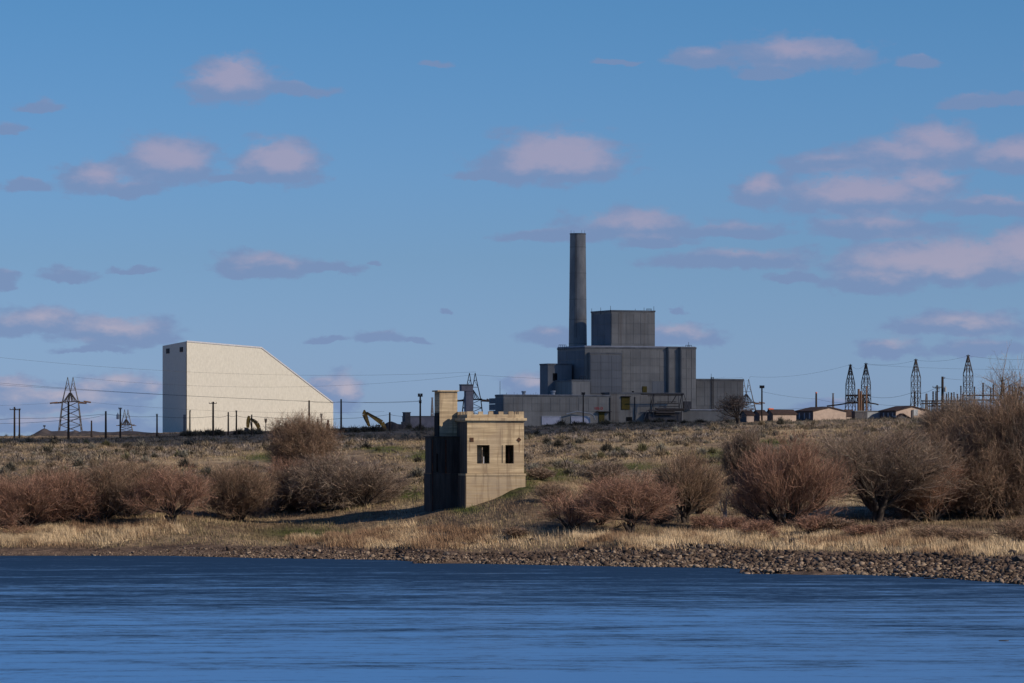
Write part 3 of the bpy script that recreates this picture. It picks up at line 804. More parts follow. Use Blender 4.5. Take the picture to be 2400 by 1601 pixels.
# openings
def front_box(name, w0, x0, x1, y0, y1, m, th=0.25, uref=0, par=None):
    return MB().fbox(F, F.u(x0, w0), F.u(x1, w0), w0 - th, w0 - 0.003, F.z(y1, uref, w0), F.z(y0, uref, w0)).build(name, m, par or root)
d_ = front_box('door', -0.0, 1505, 1515.4, 905, 923.5, 'yellow_door', 0.3)
front_box('door', -9.5, 1456, 1475, 930, 960, 'yellow_door', 0.3)
front_box('door_hood', -9.5, 1455, 1476, 928.3, 930, 'dark_steel', 0.9)
front_box('door', -12.5, 1403, 1416, 966, 992, 'yellow_door', 0.3)
front_box('door_hood', -12.5, 1397, 1429, 964.3, 965.8, 'dark_steel', 1.6)
front_box('window', 8.0, 1296, 1305.6, 875.5, 893, 'black_void', 0.15)
front_box('window', -9.5, 1468, 1481, 977.5, 987, 'black_void', 0.2)
for (x0, x1) in ((1269, 1314), (1338, 1382.4)):
    dr = front_box('garage_door', -12.5, x0 + 1.2, x1 - 1.2, 977.5, 996, 'white_door', 0.12)
    mf = MB()
    w0 = -12.5
    mf.fbox(F, F.u(x0, w0), F.u(x1, w0), w0 - 0.3, w0 - 0.003, F.z(977.4, 0, w0), F.z(975.8, 0, w0))
    mf.fbox(F, F.u(x0, w0), F.u(x0 + 1.1, w0), w0 - 0.3, w0 - 0.003, F.z(996, 0, w0), F.z(977.5, 0, w0))
    mf.fbox(F, F.u(x1 - 1.1, w0), F.u(x1, w0), w0 - 0.3, w0 - 0.003, F.z(996, 0, w0), F.z(977.5, 0, w0))
    mf.build('door_frame', 'white_paint', dr)
front_box('grey_patch', 0.0, 1528, 1561, 893, 923, 'dark_cladding', 0.2)
# drain pipe, ladder
front_box('downpipe', -12.5, 1428.2, 1430, 932, 985, 'dark_steel', 0.35)
front_box('downpipe', -9.5, 1486.5, 1488, 930, 985, 'dark_steel', 0.3)
m_ = MB()
for x in (1666, 1670.5): m_.fbox(F, F.u(x, 1), F.u(x + .8, 1), 0.5, 0.6, F.z(958, rw[0], 1), F.z(884, rw[0], 1))
for k in range(36):
    zz = F.z(957 - 2 * k, rw[0], 1); m_.fbox(F, F.u(1666.8, 1), F.u(1670.5, 1), 0.52, 0.58, zz, zz + 0.07)
m_.build('ladder', 'dark_steel', root)
# red building number
fc_ = bpy.data.curves.new('sign_text', 'FONT'); fc_.body = '105-D'; fc_.size = 1.25; fc_.extrude = 0.02; fc_.align_x = 'CENTER'
fc_.materials.append(MATS['red_paint'])
ft = bpy.data.objects.new('sign_tmp', fc_); col.objects.link(ft); bpy.context.view_layer.update()
fm = bpy.data.meshes.new_from_object(ft.evaluated_get(bpy.context.evaluated_depsgraph_get())); bpy.data.objects.remove(ft)
fo = bpy.data.objects.new('sign_lettering', fm); col.objects.link(fo)
fo.parent = root
fo.location = Vector(F(F.u(1402.5, -12.5), -12.5 - 0.17, F.z(960.5, 0, -12.5))) - world_loc(root)
fo.rotation_euler = (R_(90), 0, R_(23))
# roof railings and rods
def railing(w0, x0, x1, pyb, hpx, nposts, uref=0, name='roof_railing'):
    mm = MB(); zb = F.z(pyb, uref, w0); h = hpx * 0.139
    for k in range(nposts):
        u_ = F.u(x0 + (x1 - x0) * k / max(nposts - 1, 1), w0)
        mm.beam(F(u_, w0, zb), F(u_, w0, zb + h), 0.09, 0.09, 4)
    mm.beam(F(F.u(x0, w0), w0, zb + h), F(F.u(x1, w0), w0, zb + h), 0.07, 0.07, 4)
    return mm.build(name, 'dark_steel', root)
railing(12, 1310, 1327, 821, 12, 5)
railing(0.8, 1607, 1621, 816, 9, 4)
railing(6, 1515, 1527, 731, 9, 5)
railing(3.2, 1666, 1673, 891, 8, 3)
railing(-5, 1359, 1372, 894, 12, 4)
for (w0, x, py, h) in ((10, 1387, 733, 10), (10, 1408, 733, 12), (3.2, 1431, 730, 13), (3.2, 1489, 730, 6), (3.2, 1509.5, 730, 9), (3.2, 1532.5, 730, 12), (0.6, 1614, 816, 14), (3, 1667, 890, 14), (-6, 1172, 929, 35), (-8, 1187, 929, 8)):
    u_ = F.u(x, w0); zz = F.z(py, u_, w0)
    MB().beam(F(u_, w0, zz - 0.6), F(u_, w0, zz + h * 0.139), 0.1, 0.06, 5).build('lightning_rod', 'dark_steel', root)
for (w0, x, py, rr, h) in ((-8.5, 1227.5, 929, 0.55, 12), (-8, 1296.5, 929, 0.6, 13), (-6.5, 1483.5, 924, 0.3, 7)):
    u_ = F.u(x, w0); p = F(u_, w0, 0); zb = F.z(py, u_, w0)
    MB().lathe(p, [(rr, zb - .5), (rr, zb + h * .095), (rr * 1.35, zb + h * .1), (rr * 1.35, zb + h * .139)], 16).build('roof_vent', 'container' if x < 1400 else 'dark_steel', root, smooth=False)
m_ = MB()
for x in (1205, 1212, 1235, 1243, 1250, 1256, 1260):
    u_ = F.u(x, -7); zb = F.z(929, u_, -7); m_.beam(F(u_, -7, zb - .5), F(u_, -7, zb + random.uniform(5, 11) * .139), 0.06, 0.05, 4)
m_.build('roof_pipes', 'dark_steel', root)
# stack
SD = 1418
sx = (1354.3 - 1200) / 1e4 * SD
zt = 12 + (1060 - 547.5) / 1e4 * SD
sroot = empty('smokestack', (sx, SD, 20), 'tall tapering grey concrete smokestack rising behind the reactor building', 'chimney')
prof = []
zb = 18
for k in range(13):
    f = k / 12; zz = zb + (zt - zb) * f
    prof.append((3.35 - 0.75 * f, zz))
MB().lathe((sx, SD), prof, 48, cap=False).build('shaft', 'stack_concrete', sroot, smooth=True)
for f in (0.32, 0.45, 0.57, 0.67, 0.80, 0.93):
    zz = zb + (zt - zb) * f; rr = 3.35 - 0.75 * f
    MB().lathe((sx, SD), [(rr - 0.05, zz), (rr + 0.035, zz), (rr + 0.035, zz + 0.16), (rr - 0.05, zz + 0.16)], 48, cap=False).build('band', 'coping', sroot)
MB().lathe((sx, SD), [(2.6, zt - 0.35), (2.72, zt - 0.3), (2.72, zt), (2.2, zt), (2.1, zt - 3)], 48, cap=True).build('rim', 'coping', sroot)
for a in range(4):
    an = a * 1.57 + .5; x, y = sx + 2.6 * math.cos(an), SD + 2.6 * math.sin(an)
    MB().beam((x, y, zt - 0.2), (x, y, zt + 1.1), 0.07, 0.04, 4).build('lightning_rod', 'dark_steel', sroot)
m_ = MB()
for k in range(2):
    an = -1.9 + k * 0.16
    m_.beam((sx + 3.3 * math.cos(an), SD + 3.3 * math.sin(an), 50), (sx + 2.75 * math.cos(an), SD + 2.75 * math.sin(an), zt), 0.06, 0.06, 4)
m_.build('ladder', 'dark_steel', sroot)

# steel trestle with pipes in front of the reactor
troot = empty('pipe_trestle', F(F.u(1560, -14), -14, 21), 'dark steel trestle carrying piles of pipes against the reactor wall', 'trestle')
def TP(x, y, w0=-14): 
    u_ = F.u(x, w0); return F(u_, w0, F.z(y, u_, w0))
m_ = MB(); m_.beam(TP(1502, 924), TP(1603, 924), 0.22, 0.22, 4).beam(TP(1518, 928), TP(1600, 927), 0.12, 0.12, 4); m_.build('beam', 'dark_steel', troot)
for (a, b2) in (((1533, 925), (1527, 966)), ((1526, 925), (1524, 966)), ((1531, 925), (1522, 966)), ((1600, 925), (1596, 985)), ((1598, 925), (1591, 960)), ((1566, 926), (1566, 945)), ((1574, 945), (1585, 927))):
    MB().beam(TP(*a), TP(*b2), 0.13, 0.13, 4).build('strut', 'dark_steel', troot)
for (a, b2) in (((1516, 963), (1508, 988)), ((1516, 963), (1544, 963)), ((1532, 925), (1532, 986)), ((1603, 925), (1616, 962)), ((1590, 928), (1590, 955))):
    MB().beam(TP(*a, -15), TP(*b2, -15), 0.12, 0.12, 4).build('strut', 'galvanised', troot)
for (x0, x1, y, r) in ((1535, 1590, 945.5, .14), (1536, 1582, 958.5, .3), (1540, 1602, 960.5, .35), (1520, 1601, 962.5, .2), (1540, 1585, 942.5, .12), (1545, 1590, 953, .12), (1535, 1580, 967, .5), (1536, 1590, 972, .15)):
    MB().beam(TP(x0, y + random.uniform(-.5, .5)), TP(x1, y + random.uniform(-1, 1)), r, r, 6).build('pipe', 'dark_steel', troot)
MB().fbox(F, F.u(1520, -13), F.u(1598, -13), -13, -9.8, 15, F.z(966, 0, -13)).build('bin', 'shed_side', troot)
m_ = MB(); q = [(1602, 940), (1619, 940), (1622, 957), (1604, 957)]
u0, u1 = F.u(1603, -7.6), F.u(1620, -7.6)
MB().fbox(F, u0, u1, -7.8, -6.9, lr[4] + 0.36, F.z(940, 0, -7)).build('hopper', 'shed_side', troot)

# brace pipe across the front
broot = empty('bent_pipe', TP(1360, 975, -14), 'pale bent pipe hanging over the white garage doors', 'pipe')
MB().poly([TP(1327, 971, -14), TP(1352, 964.5, -14), TP(1357, 965, -14)], 0.2, 6).build('segment', 'container', broot)
MB().poly([TP(1357, 965, -14), TP(1385, 970, -14), TP(1392, 975, -14), TP(1395, 984, -14)], 0.2, 6).build('segment', 'container', broot)

# ------------------------------------------------------------------ small buildings
def simple_box(name, label, cat, px0, px1, pyT, D, theta, depth, m, pxB=None, base=None):
    Fx = Frame(px0, D, theta)
    zb = gz(Fx.ox, Fx.oy) - 1.0 if base is None else base
    r_ = empty(name, Fx(0, 0, zb + 1), label, cat)
    u1 = Fx.u(px1); zt = Fx.z(pyT)
    MB().fbox(Fx, 0, u1, 0, depth, zb, zt).build('wall', m, r_)
    MB().fbox(Fx, -0.15, u1 + 0.15, -0.15, depth + 0.15, zt + 0.001, zt + 0.25).build('roof', 'coping', r_)
    return r_, Fx
r_, Fx = simple_box('long_building', 'low pale grey windowless building behind the dark pier', 'building', 962, 1100, 977, 1330, 12, 14, 'grey_box')
r_, Fx = simple_box('concrete_pier', 'tall dark concrete pier at the end of a low pale building', 'pier', 949.5, 962, 968, 1310, 12, 4, 'shed_side')
MB().fbox(Fx, -0.9, -0.16, -0.5, 2, gz(Fx.ox, Fx.oy) - 1, Fx.z(989)).build('buttress', 'shed_side', r_)
# grey T headed vent shaft behind the tower
Fx = Frame(1092, 1100, 15)
r_ = empty('vent_shaft', Fx(0, 0, 17), 'grey square vent shaft with an overhanging head just behind the pump house', 'chimney')
MB().fbox(Fx, 0, Fx.u(1109.5), 0, 1.9, 14, Fx.z(917)).build('shaft', 'grey_box', r_)
MB().fbox(Fx, Fx.u(1081.5), Fx.u(1108.5), -0.15, 2.1, Fx.z(917) + .001, Fx.z(903.5)).build('head', 'grey_box', r_)
MB().fbox(Fx, Fx.u(1081), Fx.u(1109), -0.3, 2.3, Fx.z(903.5) + .002, Fx.z(901)).build('cap', 'coping', r_)

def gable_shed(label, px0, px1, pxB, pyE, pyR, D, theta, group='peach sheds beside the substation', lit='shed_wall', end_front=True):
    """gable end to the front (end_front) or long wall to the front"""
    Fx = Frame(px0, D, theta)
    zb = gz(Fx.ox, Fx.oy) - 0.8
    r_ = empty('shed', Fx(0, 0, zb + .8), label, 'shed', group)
    U = Fx.u(px1); W = Fx.w(pxB)
    ze, zr = Fx.z(pyE), Fx.z(pyR)
    if end_front:
        fr_ = [Fx(0, 0, zb), Fx(U, 0, zb), Fx(U, 0, ze), Fx(U / 2, 0, zr), Fx(0, 0, ze)]
        bk_ = [Fx(0, W, zb), Fx(U, W, zb), Fx(U, W, ze), Fx(U / 2, W, zr), Fx(0, W, ze)]
        MB().prism(fr_, bk_).build('wall', lit, r_)
        e = 0.35
        mm = MB()
        for (ua, za, ub, zb2) in ((-e, ze - e * (zr - ze) / (U / 2), U / 2, zr), (U + e, ze - e * (zr - ze) / (U / 2), U / 2, zr)):
            mm.hexa([Fx(ua, -e, za + .02), Fx(ub, -e, zb2 + .02), Fx(ub, W + e, zb2 + .02), Fx(ua, W + e, za + .02), Fx(ua, -e, za + .28), Fx(ub, -e, zb2 + .28), Fx(ub, W + e, zb2 + .28), Fx(ua, W + e, za + .28)])
        mm.build('roof', 'shed_roof', r_)
        MB().fbox(Fx, -0.06, -0.003, 0.1, W - 0.1, zb, ze - 0.12).build('shaded_side', 'shed_side', r_)  # dark sheet on the unlit left wall, its shade put into the colour
        for k in range(3):
            w0 = W * (0.15 + 0.28 * k); MB().fbox(Fx, -0.12, -0.065, w0, w0 + 0.7, zb + 1.6, ze - 0.4).build('window', 'container', r_)
    else:
        fr_ = [Fx(0, 0, zb), Fx(0, 0, ze), Fx(0, W / 2, zr), Fx(0, W, ze), Fx(0, W, zb)]
        bk_ = [Fx(U, 0, zb), Fx(U, 0, ze), Fx(U, W / 2, zr), Fx(U, W, ze), Fx(U, W, zb)]
        MB().prism(fr_, bk_).build('wall', lit, r_)
        e = 0.3; mm = MB(); dz = e * (zr - ze) / (W / 2)
        for (wa, wb) in ((-e, W / 2), (W + e, W / 2)):
            mm.hexa([Fx(-e, wa, ze - dz + .02), Fx(U + e, wa, ze - dz + .02), Fx(U + e, wb, zr + .02), Fx(-e, wb, zr + .02), Fx(-e, wa, ze - dz + .26), Fx(U + e, wa, ze - dz + .26), Fx(U + e, wb, zr + .26), Fx(-e, wb, zr + .26)])
        mm.build('roof', 'shed_roof', r_)
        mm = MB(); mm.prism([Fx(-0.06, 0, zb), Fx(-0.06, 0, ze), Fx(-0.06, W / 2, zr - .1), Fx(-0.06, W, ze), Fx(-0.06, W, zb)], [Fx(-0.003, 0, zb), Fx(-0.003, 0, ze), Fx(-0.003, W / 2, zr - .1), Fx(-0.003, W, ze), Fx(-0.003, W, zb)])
        mm.build('shaded_gable', 'shed_side', r_)  # dark sheet over the unlit end wall, shade painted in
    return r_, Fx, U, W, zb, ze
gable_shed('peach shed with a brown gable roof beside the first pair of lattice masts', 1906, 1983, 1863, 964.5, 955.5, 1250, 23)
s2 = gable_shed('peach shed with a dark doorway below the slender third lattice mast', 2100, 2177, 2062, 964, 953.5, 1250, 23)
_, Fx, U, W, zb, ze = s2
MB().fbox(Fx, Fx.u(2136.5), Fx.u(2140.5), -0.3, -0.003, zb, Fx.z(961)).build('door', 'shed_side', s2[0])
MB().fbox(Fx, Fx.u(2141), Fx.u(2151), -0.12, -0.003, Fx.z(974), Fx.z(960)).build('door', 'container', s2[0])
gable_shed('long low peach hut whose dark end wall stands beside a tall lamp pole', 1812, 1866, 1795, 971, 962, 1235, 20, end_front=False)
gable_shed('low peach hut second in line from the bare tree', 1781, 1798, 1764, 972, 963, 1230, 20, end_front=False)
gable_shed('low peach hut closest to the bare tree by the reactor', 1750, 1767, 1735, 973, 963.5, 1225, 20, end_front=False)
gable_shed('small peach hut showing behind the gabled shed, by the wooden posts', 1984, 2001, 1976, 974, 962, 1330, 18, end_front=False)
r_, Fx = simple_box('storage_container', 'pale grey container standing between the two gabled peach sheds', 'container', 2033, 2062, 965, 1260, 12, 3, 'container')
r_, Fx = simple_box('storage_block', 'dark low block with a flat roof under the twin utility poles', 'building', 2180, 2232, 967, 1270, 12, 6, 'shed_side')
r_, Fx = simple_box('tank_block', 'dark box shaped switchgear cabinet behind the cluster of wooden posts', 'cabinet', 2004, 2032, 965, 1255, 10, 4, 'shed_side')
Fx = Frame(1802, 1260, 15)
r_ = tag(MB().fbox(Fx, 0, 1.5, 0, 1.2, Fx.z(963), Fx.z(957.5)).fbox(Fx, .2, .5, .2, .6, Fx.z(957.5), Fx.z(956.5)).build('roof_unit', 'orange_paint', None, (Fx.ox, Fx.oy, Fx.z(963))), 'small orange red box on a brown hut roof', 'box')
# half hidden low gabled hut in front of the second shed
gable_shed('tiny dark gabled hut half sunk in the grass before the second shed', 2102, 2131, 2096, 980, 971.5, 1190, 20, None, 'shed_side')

# ------------------------------------------------------------------ poles
def pole(px, pyT, pyB, D, r=0.2, arms=(), label='', mname='pole_wood', group=None, extra=None, name='utility_pole', cat='utility pole', lean=0.0):
    x = (px - 1200) / 1e4 * D
    zt = 12 + (1060 - pyT) / 1e4 * D
    zb = min(gz(x, D), 12 + (1060 - pyB) / 1e4 * D) - 0.5
    r_ = empty(name, (x, D, zb), label, cat, group)
    MB().beam((x, D, zb), (x + lean, D, zt), r * 1.15, r * 0.85, 8).build('pole', mname, r_)
    for (py, x0, x1, th) in arms:
        z_ = 12 + (1060 - py) / 1e4 * D
        xa, xb = x + x0 * D / 1e4, x + x1 * D / 1e4
        cr = MB().beam((xa, D - 0.2, z_), (xb, D - 0.2, z_), th, th, 4).build('crossarm', mname, r_)
        for q in (0.03, 0.35, 0.65, 0.97):
            xx = xa + (xb - xa) * q
            MB().beam((xx, D - 0.2, z_ + th), (xx, D - 0.2, z_ + th + 0.3), 0.07, 0.05, 6).build('insulator', 'dark_steel', cr)
    if extra: extra(r_, x + lean * 0.9, D, zt)
    return r_
def lamp_head(n=2, dz=0.0, s=0.35):
    def f(r_, x, D, zt):
        for k in range(n):
            sx_ = (-1) ** k * s * 0.9
            MB().box(x + sx_ - s * .8, x + sx_ + s * .8, D - 0.7, D - 0.15, zt - 0.25 + dz, zt + 0.55 + dz).build('lamp', 'dark_steel', r_)
    return f
def transformer(dpx, y0, y1):
    def f(r_, x, D, zt):
        za, zb = 12 + (1060 - y0) / 1e4 * D, 12 + (1060 - y1) / 1e4 * D
        xx = x + dpx * D / 1e4
        MB().lathe((xx, D - .4), [(0.1, zb), (0.36, zb + .05), (0.36, za - .1), (0.12, za), (0.1, za + .35)], 12).build('transformer', 'container', r_)
    return f
W1 = 1060
GP = 'wooden utility poles along the plateau edge'
pole(34, 954, 1025, W1, 0.24, [(960.5, -11, 11, .09)], 'twin-set wooden pole with the wider crossarm near the frame edge', group=GP)
pole(45.5, 958, 1027, W1 + 4, 0.2, [(961, -9, 3, .08)], 'slimmer wooden pole set just behind its twin, sharing a crossarm', group=GP)
pole(160.5, 941, 1024, 1000, 0.27, [], 'stout dark pole standing before the big lattice pylon', group=GP)
pole(214.5, 986, 1011, 1180, 0.24, [], 'short bare wooden stub on the soil mound', group=GP, mname='pole_wood')
pole(248, 964, 1016, W1, 0.27, [], 'plain dark pole between the big pylon and the transformer pole', group=GP)
pole(282, 956.6, 1020, W1, 0.23, [(958.5, -4, 4, .1)], 'wooden pole carrying a grey drum transformer', group=GP, extra=transformer(-5.5, 971, 983))
pole(368, 972.7, 1022, W1, 0.22, [(974, -2, 2, .1)], 'short plain pole just beside the shaded end of the white building', group=GP)
pole(445, 963.8, 1012, W1 + 60, 0.2, [(965, -.5, 1.8, .12)], 'thin pole before the corner of the white building', group=GP)
pole(499.5, 942, 1012, W1, 0.26, [(946, -9.5, 8.5, .08)], 'wooden pole with a crossarm before the bright white wall', group=GP)
pole(535, 966, 1008, W1 + 40, 0.22, [], 'plain wooden pole before the white wall next to the crossarm pole', group=GP)
pole(554, 964, 1008, W1 + 40, 0.22, [(966, -1.8, 1.8, .14)], 'capped wooden pole beside the folded yellow excavator arm', group=GP)
pole(590, 972, 1012, W1, 0.2, [], 'thin pole rising right through the folded excavator arm', group=GP)
pole(724.5, 939, 1010, W1, 0.24, [], 'tall plain pole rising out of the big hillside bush', group=GP)
pole(799.5, 936, 1010, W1, 0.24, [], 'tall plain pole in open sky past the white building end', group=GP)
pole(745, 982, 1010, W1, 0.24, [], 'short brown post behind the top of the hillside bush', group=GP, mname='brown_wood')
pole(913.5, 966.8, 1008, W1 + 20, 0.25, [], 'dark pole before the soil heap near the concrete pier', group=GP)
pole(985, 927, 1003, W1, 0.24, [(943, -3, 3, .28)], 'floodlight pole beside the pump house shaft', group='lamp poles on the plateau', extra=lamp_head(2, -0.1), name='lamp_pole', cat='lamp pole')
pole(1367, 921, 992, 1300, 0.22, [], 'dark lamp pole before the white garage door of the reactor', group='lamp poles on the plateau', extra=lamp_head(2, -0.4, .33), name='lamp_pole', cat='lamp pole')
pole(1785.7, 905, 965, 1200, 0.25, [], 'lamp pole with a square head standing alone over the low huts', group='lamp poles on the plateau', extra=lamp_head(2, -0.4, .4), name='lamp_pole', cat='lamp pole')
pole(1913, 922, 960, 1300, 0.33, [], 'thick post with an orange tip rising behind the gabled shed', mname='pole_wood', group='wooden posts of the substation', extra=lambda r_, x, D, zt: MB().beam((x, D, zt - .3), (x, D, zt + .35), 0.28, 0.28, 8).build('cap', 'orange_paint', r_), name='post', cat='post')
pole(623, 983, 1010, 1140, 0.12, [(984, -3, 3, .14), (987, -3, 3, .14), (990, -2, 2, .14)], 'short signal post with stacked lamp bars before the white wall', name='lamp_pole', cat='lamp pole', mname='dark_steel', group='lamp poles on the plateau')
pole(753, 972, 1010, 1140, 0.13, [(973, -2.5, 2.5, .14), (979, -2, 2, .14)], 'short floodlight post with a crown of lamps over the hillside bush', name='lamp_pole', cat='lamp pole', mname='dark_steel', group='lamp poles on the plateau')
# substation poles and posts
GS = 'wooden posts of the substation'
for (px, pyT, r, mn, lb) in ((2012.5, 912, .42, 'brown_wood', 'thick pale brown post, tallest of the tight cluster between the masts'), (2018, 917, .38, 'brown_wood', 'leaning brown post in the middle of the tight cluster'),
                            (2030.5, 905, .28, 'brown_wood', 'slender brown post standing inside the second lattice mast'), (2023, 928, .3, 'pole_wood', 'short dark post at the edge of the tight cluster')):
    pole(px, pyT, 985, 1280, r, [], lb, mn, GS, name='post', cat='post')
pole(2209, 883, 985, 1200, 0.4, [(887, 0, 6, .08)], 'tallest dark utility pole with a drum transformer near the substation', group='dark poles by the substation', extra=transformer(6, 908, 919))
pole(2196.5, 903, 985, 1215, 0.26, [(908, -11, 12, .1), (912, -4, 6, .08), (918, -5, 5, .08)], 'double crossarm pole next to the tallest dark pole', group='dark poles by the substation')
gb = 'stubby insulator posts of the substation'
for k, (px, pyT, r) in enumerate(((2144.5, 919, .28), (2151, 919, .25), (2187, 919, .32), (2193, 921, .22), (2218.5, 924, .25), (2223, 921, .2), (2230, 922, .33), (2236, 921, .25), (2244, 925, .25), (2252, 906, .27), (2256, 925, .22), (2284, 908, .28), (2304, 899, .33), (2322, 910, .3), (2328, 903, .3), (2353, 898, .38), (2366, 904, .38), (2373, 907, .26), (2383, 912, .26), (2395, 908, .3))):
    x = (px - 1200) / 1e4 * 1290; zt_ = 12 + (1060 - pyT) * .129; zb = gz(x, 1290) - 0.5
    r_ = empty('insulator_post', (x, 1290, zb), ('tall' if pyT < 912 else 'short') + ' ribbed insulator post ' + (q_ := 'under the third lattice mast' if px < 2160 else 'beside the double crossarm pole' if px < 2205 else 'just past the tallest dark pole' if px < 2240 else 'at the foot of the highest mast' if px < 2275 else 'rising from the brush past the highest mast' if px < 2340 else 'among the bare twigs at the frame edge'), 'insulator post', ('tall' if pyT < 912 else 'short') + ' insulator posts ' + q_)
    MB().beam((x, 1290, zb), (x, 1290, zt_ - 4.2), r * .6, r * .55, 6).build('post', 'galvanised' if k % 3 else 'brown_wood', r_)
    pr = []
    for j in range(9):
        z_ = zt_ - 4.2 + j * 0.5; pr += [(r * .55, z_), (r, z_ + .2), (r * .55, z_ + .4)]
    MB().lathe((x, 1290), pr, 8).build('insulator', 'dark_steel' if px < 2250 else 'pole_wood', r_)
# substation bus bars
r_ = empty('bus_frame', PX(2230, 960, 1290), 'horizontal steel bus frame linking the insulator posts of the substation', 'steel frame')
for (x0, x1, y) in ((2158, 2270, 940), (2160, 2262, 946), (2175, 2240, 952), (2255, 2400, 927), (2270, 2400, 938)):
    MB().beam(PX(x0, y, 1292), PX(x1, y, 1292), 0.2, 0.2, 4).build('beam', 'galvanised', r_)
for x in (2163, 2170, 2178, 2184, 2190, 2262, 2290, 2312, 2340):
    p = PX(x, 940, 1292); MB().beam(p, (p.x, p.y, gz(p.x, p.y)), 0.17, 0.17, 4).build('leg', 'galvanised', r_)

# ------------------------------------------------------------------ lattice masts
def lattice(px, D, levels, label, group, mname='dark_steel', r=0.14, seg=2.3, name='lattice_mast', cat='mast'):
    """levels: (py, half width in image px) from the base to the tip"""
    k = D / 1e4; x = (px - 1200) * k
    zs = [12 + (1060 - py) * k for py, _ in levels]; hs_ = [h * k for _, h in levels]
    zs[0] = min(zs[0], gz(x, D) - 0.3)
    root = empty(name, (x, D, zs[0]), label, cat, group)
    ca, sa = math.cos(R_(20)), math.sin(R_(20))
    def C(i, z):
        h = np.interp(z, zs, hs_) / 1.25
        dx, dy = [(-1, -1), (1, -1), (1, 1), (-1, 1)][i]
        return (x + h * (dx * ca - dy * sa), D + h * (dx * sa + dy * ca), z)
    for i in range(4):
        m_ = MB()
        for a, b_ in zip(zs[:-1], zs[1:]): m_.beam(C(i, a), C(i, b_), r, r, 4)
        m_.build('leg', mname, root)
    m_ = MB(); z = zs[0]; n = 0
    while z < zs[-1] - 0.4:
        z2 = min(z + max(seg * max(np.interp(z, zs, hs_), 0.6), 0.9), zs[-1])
        for i in range(4):
            j = (i + 1) % 4
            m_.beam(C(i, z), C(j, z2), r * .55, r * .55, 3); m_.beam(C(j, z), C(i, z2), r * .55, r * .55, 3)
            if n % 3 == 0: m_.beam(C(i, z), C(j, z), r * .6, r * .6, 3)
        z = z2; n += 1
    o = m_.build('bracing', mname, root); o['kind'] = 'stuff'
    m_ = MB().beam((x, D, zs[-1] - .3), (x, D, zs[-1] + 0.4), r * 1.6, r, 4).beam((x - .6, D, zs[-1]), (x + .6, D, zs[-1]), .12, .12, 4)
    m_.build('peak', mname, root)
    return root
GM = 'tall tapering substation masts'
lattice(1993, 1400, [(985, 12), (901, 10), (856, 1)], 'pointed lattice mast joined to its taller twin by a truss', GM)
lattice(2029.5, 1400, [(985, 12), (898, 10), (853, 1)], 'pointed lattice mast with a brown post inside, twin of the one joined by a truss', GM)
lattice(2146.5, 1380, [(985, 14), (930, 10.5), (886, 10.5), (843.5, 1)], 'pointed lattice mast rising right behind the second gabled shed', GM)
lattice(2269, 1360, [(985, 14), (930, 10.5), (877, 10.5), (834, 1)], 'highest pointed lattice mast, among the bank of insulator posts', GM)
GF = 'faint distant lattice masts'
lattice(1952.5, 2100, [(960, 4), (923, 1)], 'small faint lattice mast far away between huts and masts', GF, 'far_steel', 0.16)
lattice(2171.5, 2100, [(962, 5), (924, 1.5)], 'small faint lattice mast far behind the crossarm pole', GF, 'far_steel', 0.2)
lattice(1013, 1900, [(1000, 5), (933, 1)], 'pale slender lattice mast rising behind the low pale building', GF, 'far_steel', 0.16)
# truss between the twin masts
r_ = empty('mast_truss', PX(2011, 940, 1400), 'dark horizontal truss spanning between the twin pointed lattice masts', 'truss')
for y in (927.5, 944.5):
    MB().beam(PX(1983, y, 1400), PX(2039, y - 1, 1400), 0.3, 0.3, 4).build('chord', 'dark_steel', r_)
m_ = MB()
for k in range(12):
    xa = 1984 + k * 4.5; ya, yb = (927.5, 944.5) if k % 2 else (944.5, 927.5)
    m_.beam(PX(xa, ya, 1400), PX(xa + 4.5, yb, 1400), 0.13, 0.13, 3); m_.beam(PX(xa, yb, 1401), PX(xa + 4.5, ya, 1401), 0.1, 0.1, 3)
m_.build('web', 'dark_steel', r_)
MB().poly([PX(1938, 952, 1400), PX(1965, 949, 1400), PX(1984, 946, 1400)], 0.22, 4).build('arm', 'dark_steel', r_)
MB().poly([PX(2039, 945, 1400), PX(2052, 947, 1400), PX(2059, 949, 1400)], 0.22, 4).build('arm', 'dark_steel', r_)

